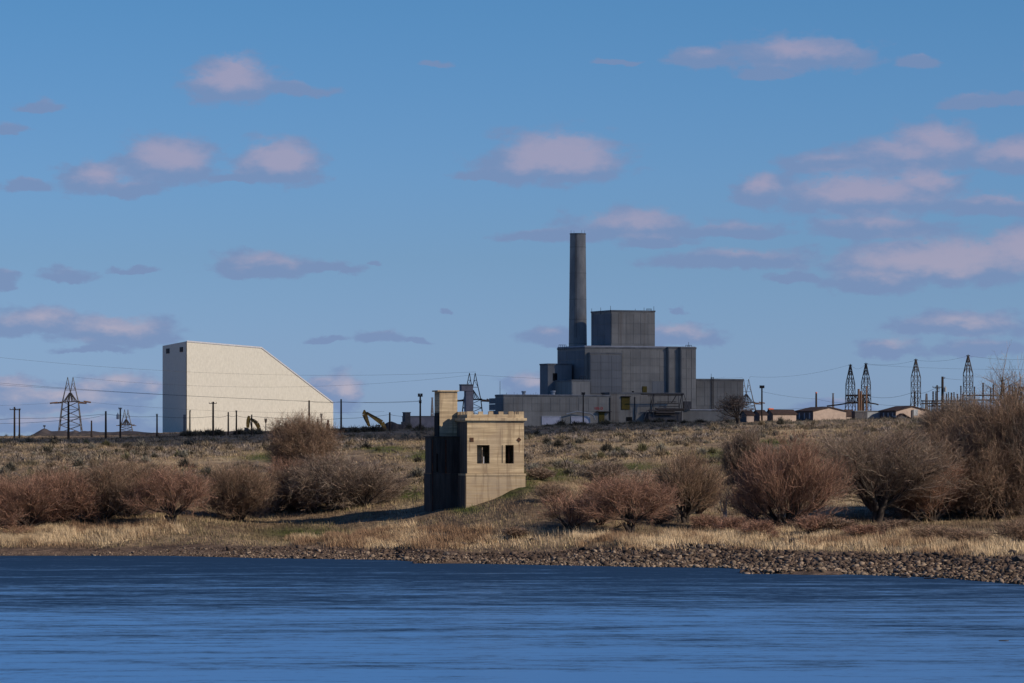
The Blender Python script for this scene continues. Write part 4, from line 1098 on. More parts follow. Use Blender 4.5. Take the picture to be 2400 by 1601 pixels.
def pylon(cx, D, s, pyArm, label, mname='galvanised', r=0.13, base_py=1015, armh=48):
    """twin-peaked transmission pylon; measures in image px at scale s around the centre cx"""
    def Q(dx, dy, dd=0.0): return PX(cx + dx * s, pyArm + dy * s, D) + Vector((0, dd, 0))
    x = (cx - 1200) / 1e4 * D
    k = D / 1e4 * s
    root = empty('power_pylon', (x, D, gz(x, D) - .2), label, 'pylon', 'twin-peaked transmission pylons')
    hb, ha = 27, 18.5
    yb = (base_py - pyArm) / s
    dep = 17 * k * 0.9
    for sx_ in (-1, 1):
        for sy in (-1, 1):
            MB().beam(Q(sx_ * hb, yb, sy * dep), Q(sx_ * ha, 0, sy * dep * .45), r * 1.2, r, 4).build('leg', mname, root)
        pk = Q(sx_ * 6.2, -58)
        m_ = MB()
        for sy in (-1, 1):
            m_.beam(Q(sx_ * ha, 0, sy * dep * .45), Q(sx_ * 12.5, -27, sy * dep * .2), r, r * .9, 4); m_.beam(Q(sx_ * 12.5, -27, sy * dep * .2), pk, r * .9, r * .7, 4)
            m_.beam(Q(0, -20, sy * dep * .2), pk, r * .9, r * .7, 4)
            for (f, g_) in ((-27, 1), (-42, .5)):
                m_.beam(Q(sx_ * (12.5 if f == -27 else 9.5), f, sy * dep * .2 * g_), Q(sx_ * (1.5 if f == -27 else 4), f, sy * dep * .2 * g_), r * .6, r * .6, 3)
            m_.beam(Q(sx_ * 12.5, -27, sy * dep * .2), Q(sx_ * 4, -42, sy * dep * .1), r * .5, r * .5, 3)
        m_.build('peak', mname, root)
    m_ = MB()
    for sy in (-1, 1):
        for dx in (-16, -12, -7, -3, 3, 7, 12, 16):
            m_.beam(Q(dx * .12, -21, sy * dep * .2), Q(dx, 0, sy * dep * .45), r * .9, r * .9, 3)
        n = 4
        for i in range(n):
            f0, f1 = i / n, (i + 1) / n
            h0, h1 = ha + (hb - ha) * f0, ha + (hb - ha) * f1; d0_, d1_ = dep * (.45 + .55 * f0), dep * (.45 + .55 * f1)
            m_.beam(Q(-h0, yb * f0, sy * d0_), Q(h1, yb * f1, sy * d1_), r * .6, r * .6, 3)
            m_.beam(Q(h0, yb * f0, sy * d0_), Q(-h1, yb * f1, sy * d1_), r * .6, r * .6, 3)
            m_.beam(Q(-h1, yb * f1, sy * d1_), Q(h1, yb * f1, sy * d1_), r * .6, r * .6, 3)
    for sx_ in (-1, 1):
        for i in range(4):
            f0, f1 = i / 4, (i + 1) / 4
            h0, h1 = ha + (hb - ha) * f0, ha + (hb - ha) * f1; d0_, d1_ = dep * (.45 + .55 * f0), dep * (.45 + .55 * f1)
            m_.beam(Q(sx_ * h0, yb * f0, -d0_), Q(sx_ * h1, yb * f1, d1_), r * .5, r * .5, 3)
            m_.beam(Q(sx_ * h0, yb * f0, d0_), Q(sx_ * h1, yb * f1, -d1_), r * .5, r * .5, 3)
    o = m_.build('bracing', mname, root); o['kind'] = 'stuff'
    m_ = MB().beam(Q(-ha - 3, 1, -dep * .45), Q(ha + 3, -1, -dep * .45), r * 1.3, r * 1.3, 4).beam(Q(-ha - 3, 1, dep * .45), Q(ha + 3, -1, dep * .45), r * 1.3, r * 1.3, 4)
    m_.beam(Q(-ha - 12, 2), Q(-ha, 0), r, r, 4).beam(Q(ha, 0), Q(ha + 12, 1), r, r, 4)
    m_.build('crossarm', mname, root)
    for (a, b_) in (((-armh, 3.5), (-30, 1.5)), ((31, -1), (armh, 1.5)), ((20, 2.5), (38, 3.5)), ((-38, 3), (-20, 2))):
        MB().beam(Q(*a), Q(*b_), 0.26 * s, 0.26 * s, 6).build('insulator', 'brown_wood', root)
    return root
pylon(165, 1400, 1.0, 942, 'largest twin-peaked steel pylon standing over the dark soil mound')
pylon(296, 1900, 0.62, 996, 'small twin-peaked pylon half sunk behind the mound by the transformer pole', r=0.15, armh=24, base_py=1020)
pylon(1107, 1400, 1.08, 937, 'twin-peaked pylon behind the grey vent shaft and pump house', 'dark_steel', r=0.16, armh=36)
pylon(1749, 1700, 0.95, 944, 'twin-peaked pale pylon just past the end of the reactor building', r=0.14, armh=46, base_py=975)

# ------------------------------------------------------------------ wires
def wire(label, pts, r=0.035, sag=1.0, name='power_line'):
    """pts: (px, py, D) supports; catenary-like sag between"""
    m_ = MB(); P3 = [PX(*p) for p in pts]
    for a, b_ in zip(P3[:-1], P3[1:]):
        L_ = (b_ - a).length; n = 14; prev = a
        for i in range(1, n + 1):
            f = i / n; p = a.lerp(b_, f); p.z -= sag * 4 * f * (1 - f)
            m_.beam(prev, p, r * .8, r * .8, 3); prev = p
    o = m_.build(name, 'wire', None, tuple(P3[0]))
    return tag(o, label, 'power line', 'power lines over the plateau')
wire('high thin power line passing over the white building to the pylon behind the pump house', [(-60, 832, 1300), (1115, 872, 1400)], 0.04, 3.2)
wire('second high line between the big pylon peak and the pump house pylon', [(171, 884, 1400), (1099, 880, 1400)], 0.035, 3.6)
wire('power line sloping down across the bottom of the white wall', [(-60, 893, 1120), (660, 938, 1060), (985, 940, 1060)], 0.045, 0.5)
wire('lower twin of the line sloping across the white wall', [(-60, 898, 1122), (724.5, 941, 1060), (799.5, 941.5, 1060), (985, 941, 1060)], 0.04, 0.35)
wire('thick sagging cable strung along the short poles at the edge', [(-60, 979, 1060), (34, 981, 1060), (248, 970.5, 1060), (368, 976.5, 1060), (499.5, 976.5, 1060), (535, 973.5, 1060), (554, 974, 1060), (590, 976, 1060)], 0.055, 0.35)
wire('thick cable running from the excavator arm to the soil heap pole', [(590, 976, 1060), (724.5, 981, 1060), (799.5, 981, 1060), (913.5, 972, 1080), (962, 975.5, 1310)], 0.06, 0.25)
wire('lower of two cables sagging beside the edge of the frame', [(-60, 993, 1060), (160.5, 984, 1000), (248, 972, 1060)], 0.05, 0.35)
wire('faint line from the crossarm of the big pylon towards the white building', [(213, 943.5, 1400), (900, 965, 1380)], 0.035, 1.5)
wire('faint line entering the crossarm of the big pylon', [(-60, 951, 1400), (117, 945, 1400)], 0.035, 0.3)
wire('line from the pylon crossarm to the reactor side pole', [(1145, 938, 1400), (1700, 884, 1500)], 0.03, 1.2)
wire('line climbing from the far pylon to the first lattice mast and its twin', [(1100, 878, 1400), (1740, 885, 1650), (1758, 883, 1650), (1993, 855, 1400), (2029.5, 852, 1400)], 0.04, 1.6)
wire('line leaving the twin masts for the third mast', [(2029.5, 852.5, 1400), (2146.5, 844.5, 1380), (2269, 834.5, 1360), (2460, 838, 1360)], 0.04, 0.9)
wire('pair line passing high behind the third and fourth masts', [(2029.5, 855, 1400), (2460, 866, 1390)], 0.035, 0.6)
wire('line from the lone lamp pole down behind the gabled shed', [(1785.7, 918, 1200), (1913, 935, 1300), (1984, 944, 1400)], 0.04, 0.4)
wire('low sagging line between the twin masts and the third mast', [(2039, 930, 1400), (2136, 921, 1380), (2196.5, 907, 1215)], 0.06, 0.9)
wire('low line from the truss arm to the third mast foot', [(2059, 948.5, 1400), (2136, 951, 1380)], 0.05, 0.2)
wire('low line from the reactor end to the truss arm', [(1800, 960, 1400), (1938, 952, 1400)], 0.05, 0.3)
wire('line from the tallest dark pole to the fourth mast', [(2215, 887, 1200), (2262, 891, 1360)], 0.04, 0.1)

# ------------------------------------------------------------------ excavators
def excavator(label, D, boom, stick, bucket, body_px, face=1):
    bx = (body_px - 1200) / 1e4 * D
    zb = gz(bx, D)
    root = empty('excavator', (bx, D, zb), label, 'excavator', 'yellow excavators working on the plateau')
    def girder(pts, ws, name):
        m_ = MB()
        for (a, b_, wa, wb) in zip(pts[:-1], pts[1:], ws[:-1], ws[1:]):
            a = PX(*a, D); b_ = PX(*b_, D); d = (b_ - a).normalized(); n_ = Vector((-d.z, 0, d.x)); y = Vector((0, .32, 0))
            m_.hexa([a - n_ * wa - y, b_ - n_ * wb - y, b_ - n_ * wb + y, a - n_ * wa + y, a + n_ * wa - y, b_ + n_ * wb - y, b_ + n_ * wb + y, a + n_ * wa + y])
        return m_.build(name, 'excavator_yellow', root)
    girder(boom[0], boom[1], 'boom'); girder(stick[0], stick[1], 'stick')
    for (a, b_) in bucket[1]:
        MB().beam(PX(*a, D) + Vector((0, -.35, 0)), PX(*b_, D) + Vector((0, -.35, 0)), 0.11, 0.11, 6).build('hydraulic_cylinder', 'machine_grey', root)
    bp = PX(*bucket[0], D)
    m_ = MB(); m_.prism([(bp.x - .9, D - .6, bp.z), (bp.x + .2, D - .6, bp.z - .2), (bp.x + .9, D - .6, bp.z - 1.1), (bp.x + .1, D - .6, bp.z - 1.5), (bp.x - .9, D - .6, bp.z - 1.1)],
                        [(bp.x - .9, D + .6, bp.z), (bp.x + .2, D + .6, bp.z - .2), (bp.x + .9, D + .6, bp.z - 1.1), (bp.x + .1, D + .6, bp.z - 1.5), (bp.x - .9, D + .6, bp.z - 1.1)])
    m_.build('bucket', 'machine_grey', root)
    f = face
    def bxx(x0, x1, y0, y1, z0_, z1_): 
        xa, xb = sorted((bx + f * x0, bx + f * x1)); return MB().box(xa, xb, D + y0, D + y1, zb + z0_, zb + z1_)
    for y in (-1.5, .9):
        c_ = MB(); c_.prism([(bx - 2, D + y, zb), (bx + 2, D + y, zb), (bx + 2.3, D + y, zb + .45), (bx + 2, D + y, zb + .8), (bx - 2, D + y, zb + .8), (bx - 2.3, D + y, zb + .45)],
                            [(bx - 2, D + y + .6, zb), (bx + 2, D + y + .6, zb), (bx + 2.3, D + y + .6, zb + .45), (bx + 2, D + y + .6, zb + .8), (bx - 2, D + y + .6, zb + .8), (bx - 2.3, D + y + .6, zb + .45)])
        c_.build('track', 'machine_grey', root)
    bxx(-1.3, 2.6, -1.3, 1.3, .95, 1.9).build('engine_house', 'excavator_yellow', root)
    bxx(-1.2, .3, -1.28, -.2, 1.91, 2.9).build('cab', 'machine_grey', root)
    bxx(1.9, 2.9, -1.2, 1.2, .97, 1.7).build('counterweight', 'machine_grey', root)
    return root
excavator('yellow excavator with its arm folded before the white wall', 1250,
          ([(586.5, 982), (596, 987), (602, 993), (607, 1003), (607, 1014)], [.35, .5, .62, .55, .5]),
          ([(583.5, 975), (582, 985), (581, 995), (581, 1003)], [.3, .55, .5, .4]),
          ((580, 1002), [((588, 979), (603, 992)), ((586, 984), (589, 1003))]), 610)
excavator('yellow excavator with a long bent arm against the open sky', 1250,
          ([(859.5, 968), (872, 976), (886, 985), (895, 991), (899, 998), (903, 1012)], [.35, .5, .65, .72, .6, .55]),
          ([(854, 961), (854.5, 971), (859, 984), (866, 1000)], [.2, .75, .6, .35]),
          ((862, 1000), [((858, 966), (890, 982)), ((853.5, 975), (861, 997))]), 908)
# dark red machines behind the bushes
def red_unit(label, pts, D):
    fr_ = [PX(px, py, D) for px, py in pts]; bk_ = [p + Vector((0, 1.2, 0)) for p in fr_]
    root = empty('drill_rig', (fr_[0].x, D, gz(fr_[0].x, D)), label, 'machine', 'dark red machines before the white wall')
    MB().prism(fr_[::-1], bk_[::-1]).build('hood', 'dark_red', root)
    p = fr_[0]; q = PX(pts[0][0] + 3, pts[0][1], D)
    MB().beam((q.x, D + .6, q.z - 3), (q.x, D + .6, q.z + .1), .5, .5, 8).build('base', 'machine_grey', root)
red_unit('narrow dark red machine before the far corner of the white wall', [(762, 1010), (764, 998), (766.5, 992), (766, 986), (768, 984), (771, 985), (771, 991), (773, 997), (771, 1010)], 1200)
red_unit('dark red machine with a sloping hood behind the hillside bush', [(664.5, 1012), (664.5, 1000), (666, 993), (669, 992), (672, 995), (678, 1000), (683, 1012)], 1200)

# ------------------------------------------------------------------ soil mounds
def mound(name, label, outline, D, depth, m='mound_soil', base=1026):
    xs = np.linspace(outline[0][0], outline[-1][0], 70); ys = np.interp(xs, [p[0] for p in outline], [p[1] for p in outline])
    nd = 14; V = []; 
    for j in range(nd + 1):
        f = j / nd; prof = math.sin(math.pi * f) ** 0.8
        for i, (x, y) in enumerate(zip(xs, ys)):
            X = (x - 1200) / 1e4 * D; Y = D + (f - 0.5) * depth
            zt_ = 12 + (1060 - y) / 1e4 * D; zb_ = gz(X, Y) - 0.4
            h = max(0, zt_ - zb_) * prof * (1 + 0.12 * float(fbm(np.array([x / 6.0]), np.array([f * 6.0]), 3)[0]) * (1 if prof < .97 else 0))
            V.append((X, Y, zb_ + h))
    idx = np.arange((nd + 1) * 70).reshape(nd + 1, 70)
    q = np.stack([idx[:-1, :-1], idx[:-1, 1:], idx[1:, 1:], idx[1:, :-1]], -1).reshape(-1, 4)
    me = np_mesh(name, V, q, m, 4, None, False)
    return tag(put(name, me), label, 'mound')
mound('soil_mound', 'long dark soil mound under the big pylon', [(70, 1024), (85, 1015), (98, 1007), (104, 1004), (112, 1008), (120, 1011), (150, 1010), (166, 1012), (178, 1009), (188, 1013), (195, 1010), (205, 1011), (215, 1010), (235, 1013), (265, 1013), (300, 1010), (318, 1011), (335, 1013), (362, 1015), (385, 1018), (395, 1024)], 1240, 26)
mound('soil_heap', 'rounded dark soil heap beside the concrete pier', [(893, 1012), (903, 993), (911, 989), (918, 988), (926, 991), (932, 994), (946, 995), (952, 1000), (960, 1012)], 1290, 14)
MB_ = MB().box(*(lambda p: (p.x - .1, p.x + .1, 1239.9, 1240.1, p.z - .4, p.z + 1.1))(PX(104, 1006, 1240)))
mk = MB_.box(*(lambda p: (p.x - .35, p.x + .35, 1239.8, 1240.2, p.z + .7, p.z + 1.1))(PX(104, 1006, 1240))).build('marker_post', 'dark_steel', None, tuple(PX(104, 1006, 1240)))
tag(mk, 'tiny marker post on top of the long soil mound', 'post')
# low pipe rail fence by the second excavator
r_ = empty('pipe_rail', PX(830, 1004, 1200), 'low pipe rail fence in front of the sky by the second excavator', 'fence')
MB().beam(PX(800, 1003.5, 1180), PX(856, 1003.5, 1180), .12, .12, 4).build('rail', 'dark_steel', r_)
for x in (803, 818, 823, 834, 848):
    a = PX(x, random.choice((996, 999, 1001)), 1180); MB().beam(a, (a.x, a.y, gz(a.x, a.y) - .2), .1, .1, 4).build('post', 'dark_steel', r_)
r_ = empty('gate_frame', PX(885, 1004, 1230), 'small dark steel frame standing behind the excavator arm', 'frame')
MB().poly([PX(880, 1010, 1235), PX(880.5, 997, 1235), PX(892, 997, 1235)], .13, 4).build('frame', 'dark_steel', r_)

# ------------------------------------------------------------------ bare shrubs and trees
def grow(seed, stems=14, spread=0.55, trunk=0.0, lv=(11, 10, 5), up=0.25, curl=0.35, fan=0.9, base_r=0.024, lens=(0.6, 0.42, 0.27, 0.17)):
    """unit-height leafless crown. returns (stem polylines, twig polylines)"""
    g_ = np.random.default_rng(seed)
    nrm = lambda v: v / np.maximum(np.linalg.norm(v, axis=-1, keepdims=True), 1e-6)
    out = []
    def polyline(p0, d, L_, K, jit, upk):
        P_ = [p0]; d = d.copy()
        for k in range(K):
            d = nrm(d + jit * g_.normal(size=d.shape) + np.array([0, 0, upk]))
            P_.append(P_[-1] + d * (L_ / K)[:, None])
        return np.stack(P_, 1)
    a = g_.uniform(0, 2 * np.pi, stems); tilt = np.abs(g_.normal(0, 1, stems)) * 0.45 * fan + 0.12
    tilt = np.clip(tilt, 0, 1.35)
    d = np.stack([np.cos(a) * np.sin(tilt), np.sin(a) * np.sin(tilt), np.cos(tilt)], -1)
    p0 = np.stack([np.cos(a) * 0.03, np.sin(a) * 0.03, np.full(stems, trunk)], -1)
    L0_ = g_.uniform(0.75, 1.15, stems) * lens[0]
    S0 = polyline(p0, d, L0_, 6, 0.22, 0.07)
    res = [(S0, base_r, base_r * 0.35)]
    if trunk > 0:
        nt = 3
        tp = np.zeros((nt, 3)); tp[:, 0] = g_.normal(0, .02, nt); tp[:, 1] = g_.normal(0, .02, nt); tp[:, 2] = -0.03
        td = nrm(np.stack([g_.normal(0, .2, nt), g_.normal(0, .2, nt), np.ones(nt)], -1))
        T0 = polyline(tp, td, np.full(nt, trunk * 1.15 + .03), 4, 0.08, 0.05)
        res.append((T0, base_r * 1.6, base_r * 1.1))
    par = S0; pl_ = L0_
    rad = base_r * 0.17
    for li, n in enumerate(lv):
        N, K1, _ = par.shape
        pi = np.repeat(np.arange(N), n); M = len(pi)
        tpos = g_.uniform(0.1 if li == 0 else 0.1, 1.0, M) ** 0.9
        f = tpos * (K1 - 1); k0 = np.minimum(f.astype(int), K1 - 2); fr_ = (f - k0)[:, None]
        p = par[pi, k0] * (1 - fr_) + par[pi, k0 + 1] * fr_
        tg = nrm(par[pi, k0 + 1] - par[pi, k0])
        outw = p * np.array([1, 1, 0.0]); outw = nrm(outw + 1e-4)
        dr = nrm(tg * 0.75 + curl * 1.9 * nrm(g_.normal(size=(M, 3))) + outw * 0.22 + np.array([0, 0, up]))
        L_ = lens[li + 1] * g_.uniform(0.55, 1.25, M) * (1.15 - 0.45 * tpos)
        K = (5, 3, 2)[li]
        par = polyline(p, dr, L_, K, (0.28, 0.3, 0.3)[li], 0.03 + up * 0.16); 
        res.append((par, rad, rad * 0.35)); rad *= 0.42
    return res
def tube_mesh(res, rmin, scale_r=1.0, sides=(4, 3)):
    """level arrays -> vertices and triangles; thick levels as prisms, thin as 2-sided ribbons"""
    V = []; T = []; CC = []; n0 = 0
    for (P_, r0, r1) in res:
        N, K1, _ = P_.shape
        q = np.linspace(0, 1, K1)[None, :]
        rr = np.maximum(r0 + (r1 - r0) * q, rmin) * scale_r * np.ones((N, 1))
        d = np.gradient(P_, axis=1); d /= np.maximum(np.linalg.norm(d, axis=-1, keepdims=True), 1e-6)
        ref = np.random.default_rng(int(N)).normal(size=(N, 1, 3))
        a = np.cross(d, ref); a /= np.maximum(np.linalg.norm(a, axis=-1, keepdims=True), 1e-6)
        b_ = np.cross(d, a)
        ns = 5 if r0 > 0.02 else (3 if r0 > 0.0035 else 2)
        ring = []
        for i in range(ns):
            t_ = 2 * np.pi * i / ns
            ring.append(P_ + (a * math.cos(t_) + b_ * math.sin(t_)) * rr[..., None])
        ring = np.stack(ring, 2)   # N,K1,ns,3
        idx = n0 + np.arange(N * K1 * ns).reshape(N, K1, ns)
        g_ = np.random.default_rng(N + 3)
        tone = g_.lognormal(-0.15, 0.5, N)[:, None] * np.array([1, 1, 1.0]); pale = g_.random(N) < 0.05
        tone[pale] = tone[pale] * np.array([1.9, 2.2, 2.3]); tone[:, 0] *= g_.uniform(.9, 1.12, N)
        CC.append(np.broadcast_to(np.clip(tone, .2, 2.6)[:, None, None, :], ring.shape).reshape(-1, 3))
        V.append(ring.reshape(-1, 3)); n0 += N * K1 * ns
        rng_ = range(ns) if ns > 2 else (0,)
        for i in rng_:
            j = (i + 1) % ns
            A, B, C_, D_ = idx[:, :-1, i], idx[:, :-1, j], idx[:, 1:, j], idx[:, 1:, i]
            T.append(np.stack([A, B, C_], -1).reshape(-1, 3)); T.append(np.stack([A, C_, D_], -1).reshape(-1, 3))
    return np.concatenate(V), np.concatenate(T), np.concatenate(CC)
SPEC = {
 'dome':  dict(stems=20, fan=1.25, lv=(15, 11, 4), up=0.28, curl=0.38),
 'dome2': dict(stems=20, fan=1.5, lv=(13, 9, 4), up=0.4, curl=0.3),
 'vase':  dict(stems=16, fan=0.95, lv=(12, 9, 4), up=0.45, curl=0.25, trunk=0.1),
 'tree':  dict(stems=14, fan=1.25, lv=(12, 9, 4), up=0.25, curl=0.42, trunk=0.2, base_r=0.026),
 'tree2': dict(stems=16, fan=1.3, lv=(14, 10, 4), up=0.3, curl=0.36, trunk=0.14, base_r=0.026),
 'big':   dict(stems=22, fan=1.3, lv=(18, 13, 4), up=0.18, curl=0.5, trunk=0.12, base_r=0.02, lens=(0.62, 0.38, 0.24, 0.15)),
 'small': dict(stems=16, fan=1.4, lv=(9, 7, 3), up=0.35, curl=0.35),
 'sparse': dict(stems=9, fan=0.9, lv=(8, 5, 2), up=0.2, curl=0.5, trunk=0.2, base_r=0.026),
 'thin':  dict(stems=4, fan=0.5, lv=(6, 4, 2), up=0.3, curl=0.5, trunk=0.35, base_r=0.02),
}
VAR = {}
def variant(kind, seed, twig):
    key = (kind, seed)
    if key not in VAR:
        res = grow(seed, **SPEC[kind])
        nst = 2 if SPEC[kind].get('trunk', 0) > 0 else 1
        allp = np.concatenate([r_[0].reshape(-1, 3) for r_ in res])
        h = np.quantile(allp[:, 2], 0.997); wd = np.quantile(np.abs(allp[:, 0]), 0.95)
        sc = np.array([0.5 / wd, 0.5 / wd, 1 / h])
        res = [(p * sc, a, b_) for p, a, b_ in res]
        VAR[key] = (res, nst)
    return VAR[key]
MCACHE = {}
def shrub(px, pyB, pyT, wpx, kind, seed, twig, label, name='leafless_shrub', cat='shrub', group=None, rot=None, D=None, bark='bark', rt=0.010, depth=1.0):
    D = D or D_at(px, pyB)
    x = (px - 1200) / 1e4 * D; zb = gz(x, D) - 0.05
    H = (pyB - pyT) / 1e4 * D; Wd = wpx / 1e4 * D
    res, nst = variant(kind, seed, twig)
    key = (kind, seed, twig, round(H * 2) / 2, bark)
    if key not in MCACHE:
        S_ = np.array([Wd, Wd * depth, H])
        st = [(p * S_, a * H, b_ * H) for p, a, b_ in res[:nst]]
        tw = [(p * S_, a * H * 0.8, b_ * H * 0.8) for p, a, b_ in res[nst:]]
        v1, t1, _c = tube_mesh(st, 0.02); v2, t2, c2 = tube_mesh(tw, rt)
        MCACHE[key] = (np_mesh('trunk', v1, t1, bark), np_mesh('crown', v2, t2, twig, 3, c2), Wd, H)
    m1, m2, W0, H0 = MCACHE[key]
    root = empty(name, (x, D, zb), label, cat, group)
    root.rotation_euler = (0, 0, 0)
    s_ = (Wd / W0, Wd / W0, H / H0)
    rz = (random.uniform(-.6, .6) if rot is None else rot)
    for nm, me in (('trunk', m1), ('crown', m2)):
        o = put(nm, me, root); o.scale = s_; o.rotation_euler = (0, 0, rz)
    return root
GL = 'reddish leafless shrubs in the thicket along the bank'
shrub(-30, 1236, 1128, 170, 'dome', 1, 'twig_red', 'reddish leafless shrub cut by the edge of the frame', group=GL)
shrub(62, 1236, 1118, 150, 'dome2', 2, 'twig_red', 'red brown shrub with short trunks at the thicket end', group=GL)
shrub(20, 1205, 1108, 160, 'dome', 3, 'twig_brown', 'taller brown shrub behind the end of the thicket', group=GL)
shrub(146, 1226, 1100, 150, 'dome', 4, 'twig_red', 'broad rounded shrub over black shade in the thicket', group=GL)
shrub(236, 1222, 1080, 160, 'dome2', 5, 'twig_brown', 'tallest rounded brown shrub in the middle of the thicket', group=GL)
shrub(120, 1196, 1088, 150, 'dome2', 1, 'twig_brown', 'dull shrub showing over the back of the thicket', group=GL)
shrub(318, 1214, 1080, 150, 'dome', 3, 'twig_brown', 'dark rounded shrub right behind the shrub with a forked trunk', group=GL)
shrub(405, 1234, 1092, 160, 'tree', 6, 'twig_red', 'red shrub with a forked trunk standing alone in front of golden grass', group=GL)
shrub(562, 1224, 1086, 140, 'dome', 4, 'twig_brown', 'brown dome shaped shrub with many thin trunks', group=GL)
shrub(650, 1206, 1100, 115, 'dome2', 5, 'twig_brown', 'dome shaped shrub leaning on the tangle below the hillside bush', group=GL)
shrub(718, 1142, 974, 135, 'big', 7, 'twig_brown', 'tall bush high on the slope reaching over the white wall', group=GL, D=D_at(718, 1142))
shrub(695, 1198, 1080, 130, 'dome', 1, 'twig_red', 'purplish shrub at the foot of the hillside bush', group=GL)
shrub(775, 1200, 1068, 170, 'big', 8, 'twig_grey', 'dense grey brown shrub hanging over the tower shadow', group=GL)
shrub(855, 1192, 1090, 140, 'dome2', 2, 'twig_grey', 'dark tangled shrub closest to the pump house', group=GL)
GRT = 'leafless shrubs and trees between the pump house and the frame edge'
shrub(1335, 1240, 1148, 125, 'small', 9, 'twig_red', 'low red fan shaped bush nearest the pump house corner', group=GRT)
shrub(1405, 1228, 1150, 80, 'small', 9, 'twig_brown', 'small brown bush between two reddish fans', group=GRT)
shrub(1480, 1246, 1104, 190, 'tree', 6, 'twig_red', 'red brown tree with a black forked trunk and dark shade at its foot', name='bare_tree', cat='tree', group=GRT)
shrub(1440, 1205, 1128, 130, 'dome', 3, 'twig_red', 'faint reddish shrub behind the forked black trunk', group=GRT)
shrub(1604, 1226, 1056, 160, 'vase', 10, 'twig_brown', 'upright fan shaped tree with a pale trunk and straight rising twigs', name='bare_tree', cat='tree', group=GRT)
shrub(1636, 1208, 1140, 70, 'small', 9, 'twig_brown', 'small crooked bush leaning out behind the upright fan', group=GRT)
shrub(1700, 1242, 1140, 45, 'thin', 11, 'twig_red', 'thin pale trunked sapling standing alone in the grass', name='bare_tree', cat='tree', group=GRT, bark='pale_bark')
shrub(1840, 1236, 1020, 210, 'dome2', 5, 'twig_red', 'broad reddish bush with drooping pale lower stems', group=GRT)
shrub(1760, 1225, 1130, 110, 'small', 9, 'twig_red', 'low reddish bush at the side of the broad reddish bush', group=GRT)
shrub(2055, 1226, 990, 265, 'tree2', 12, 'twig_grey', 'large dark vase shaped tree on a stout black trunk', name='bare_tree', cat='tree', group=GRT)
shrub(2130, 1212, 1030, 180, 'big', 7, 'twig_brown', 'brown tree filling the gap beside the stout black trunk', name='bare_tree', cat='tree', group=GRT)
shrub(2225, 1218, 1010, 220, 'tree2', 12, 'twig_brown', 'dark tree with low arching branches over black stones', name='bare_tree', cat='tree', group=GRT)
shrub(2300, 1205, 962, 225, 'big', 8, 'twig_brown', 'very tall brown thicket reaching up in front of the substation', name='bare_tree', cat='tree', group=GRT)
shrub(2330, 1206, 905, 150, 'sparse', 16, 'twig_grey', 'thin airy tree with sparse upright twigs before the fourth mast', name='bare_tree', cat='tree', group=GRT, rt=0.014)
shrub(2392, 1207, 868, 150, 'sparse', 13, 'twig_grey', 'thin airy tree reaching highest at the frame edge', name='bare_tree', cat='tree', group=GRT, rt=0.014)
shrub(2395, 1208, 925, 210, 'big', 7, 'twig_brown', 'tallest dense tree, rising at the frame edge above the substation posts', name='bare_tree', cat='tree', group=GRT)
shrub(2455, 1212, 930, 190, 'tree', 6, 'twig_grey', 'greyish tree with a pale trunk at the very edge of the frame', name='bare_tree', cat='tree', group=GRT)
shrub(2250, 1120, 985, 150, 'big', 8, 'twig_grey', 'hazy grey thicket behind the tall brown one', name='bare_tree', cat='tree', group=GRT, D=600)
shrub(2360, 1120, 900, 160, 'sparse', 13, 'twig_grey', 'thin branched grey tree among the insulator posts', name='bare_tree', cat='tree', group=GRT, D=620)
shrub(1728, 994, 922, 84, 'sparse', 14, 'twig_grey', 'bare crooked tree in front of the end of the reactor building', name='bare_tree', cat='tree', D=1120, rt=0.03)
shrub(2150, 1130, 1020, 150, 'big', 7, 'twig_grey', 'hazy bush behind the low arching tree', group=GRT, D=560)
shrub(2185, 1224, 1075, 140, 'dome2', 2, 'twig_red', 'reddish bush spreading under the low arching tree', group=GRT)
shrub(2270, 1215, 1060, 150, 'dome', 4, 'twig_brown', 'olive brown bush at the foot of the very tall thicket', group=GRT)
shrub(2345, 1218, 1030, 160, 'big', 8, 'twig_brown', 'tangled brown bush before the tallest tree', group=GRT)
shrub(1745, 1180, 1050, 100, 'dome2', 5, 'twig_grey', 'pale grey bush on the slope behind the broad reddish bush', group=GRT, D=560)
shrub(1420, 1170, 1110, 110, 'small', 15, 'twig_grey', 'grey bush upslope of the red fan bush', group=GRT, D=548)
shrub(1205, 1262, 1236, 50, 'small', 9, 'twig_brown', 'tiny brown bush in the grass before the pump house', group=GRT)
shrub(800, 1150, 1090, 90, 'small', 15, 'twig_grey', 'grey scrubby bush upslope of the dark tangled shrub', group=GL, D=560)
shrub(1265, 1172, 1140, 60, 'small', 9, 'twig_grey', 'small thorny bush at the grassy hump past the pump house', group=GRT, D=530)
shrub(920, 1150, 1105, 90, 'small', 15, 'twig_grey', 'low grey bush upslope between the tangled shrub and the pump house', group=GL, D=556)
GB = 'low reddish brush at the foot of the trees'
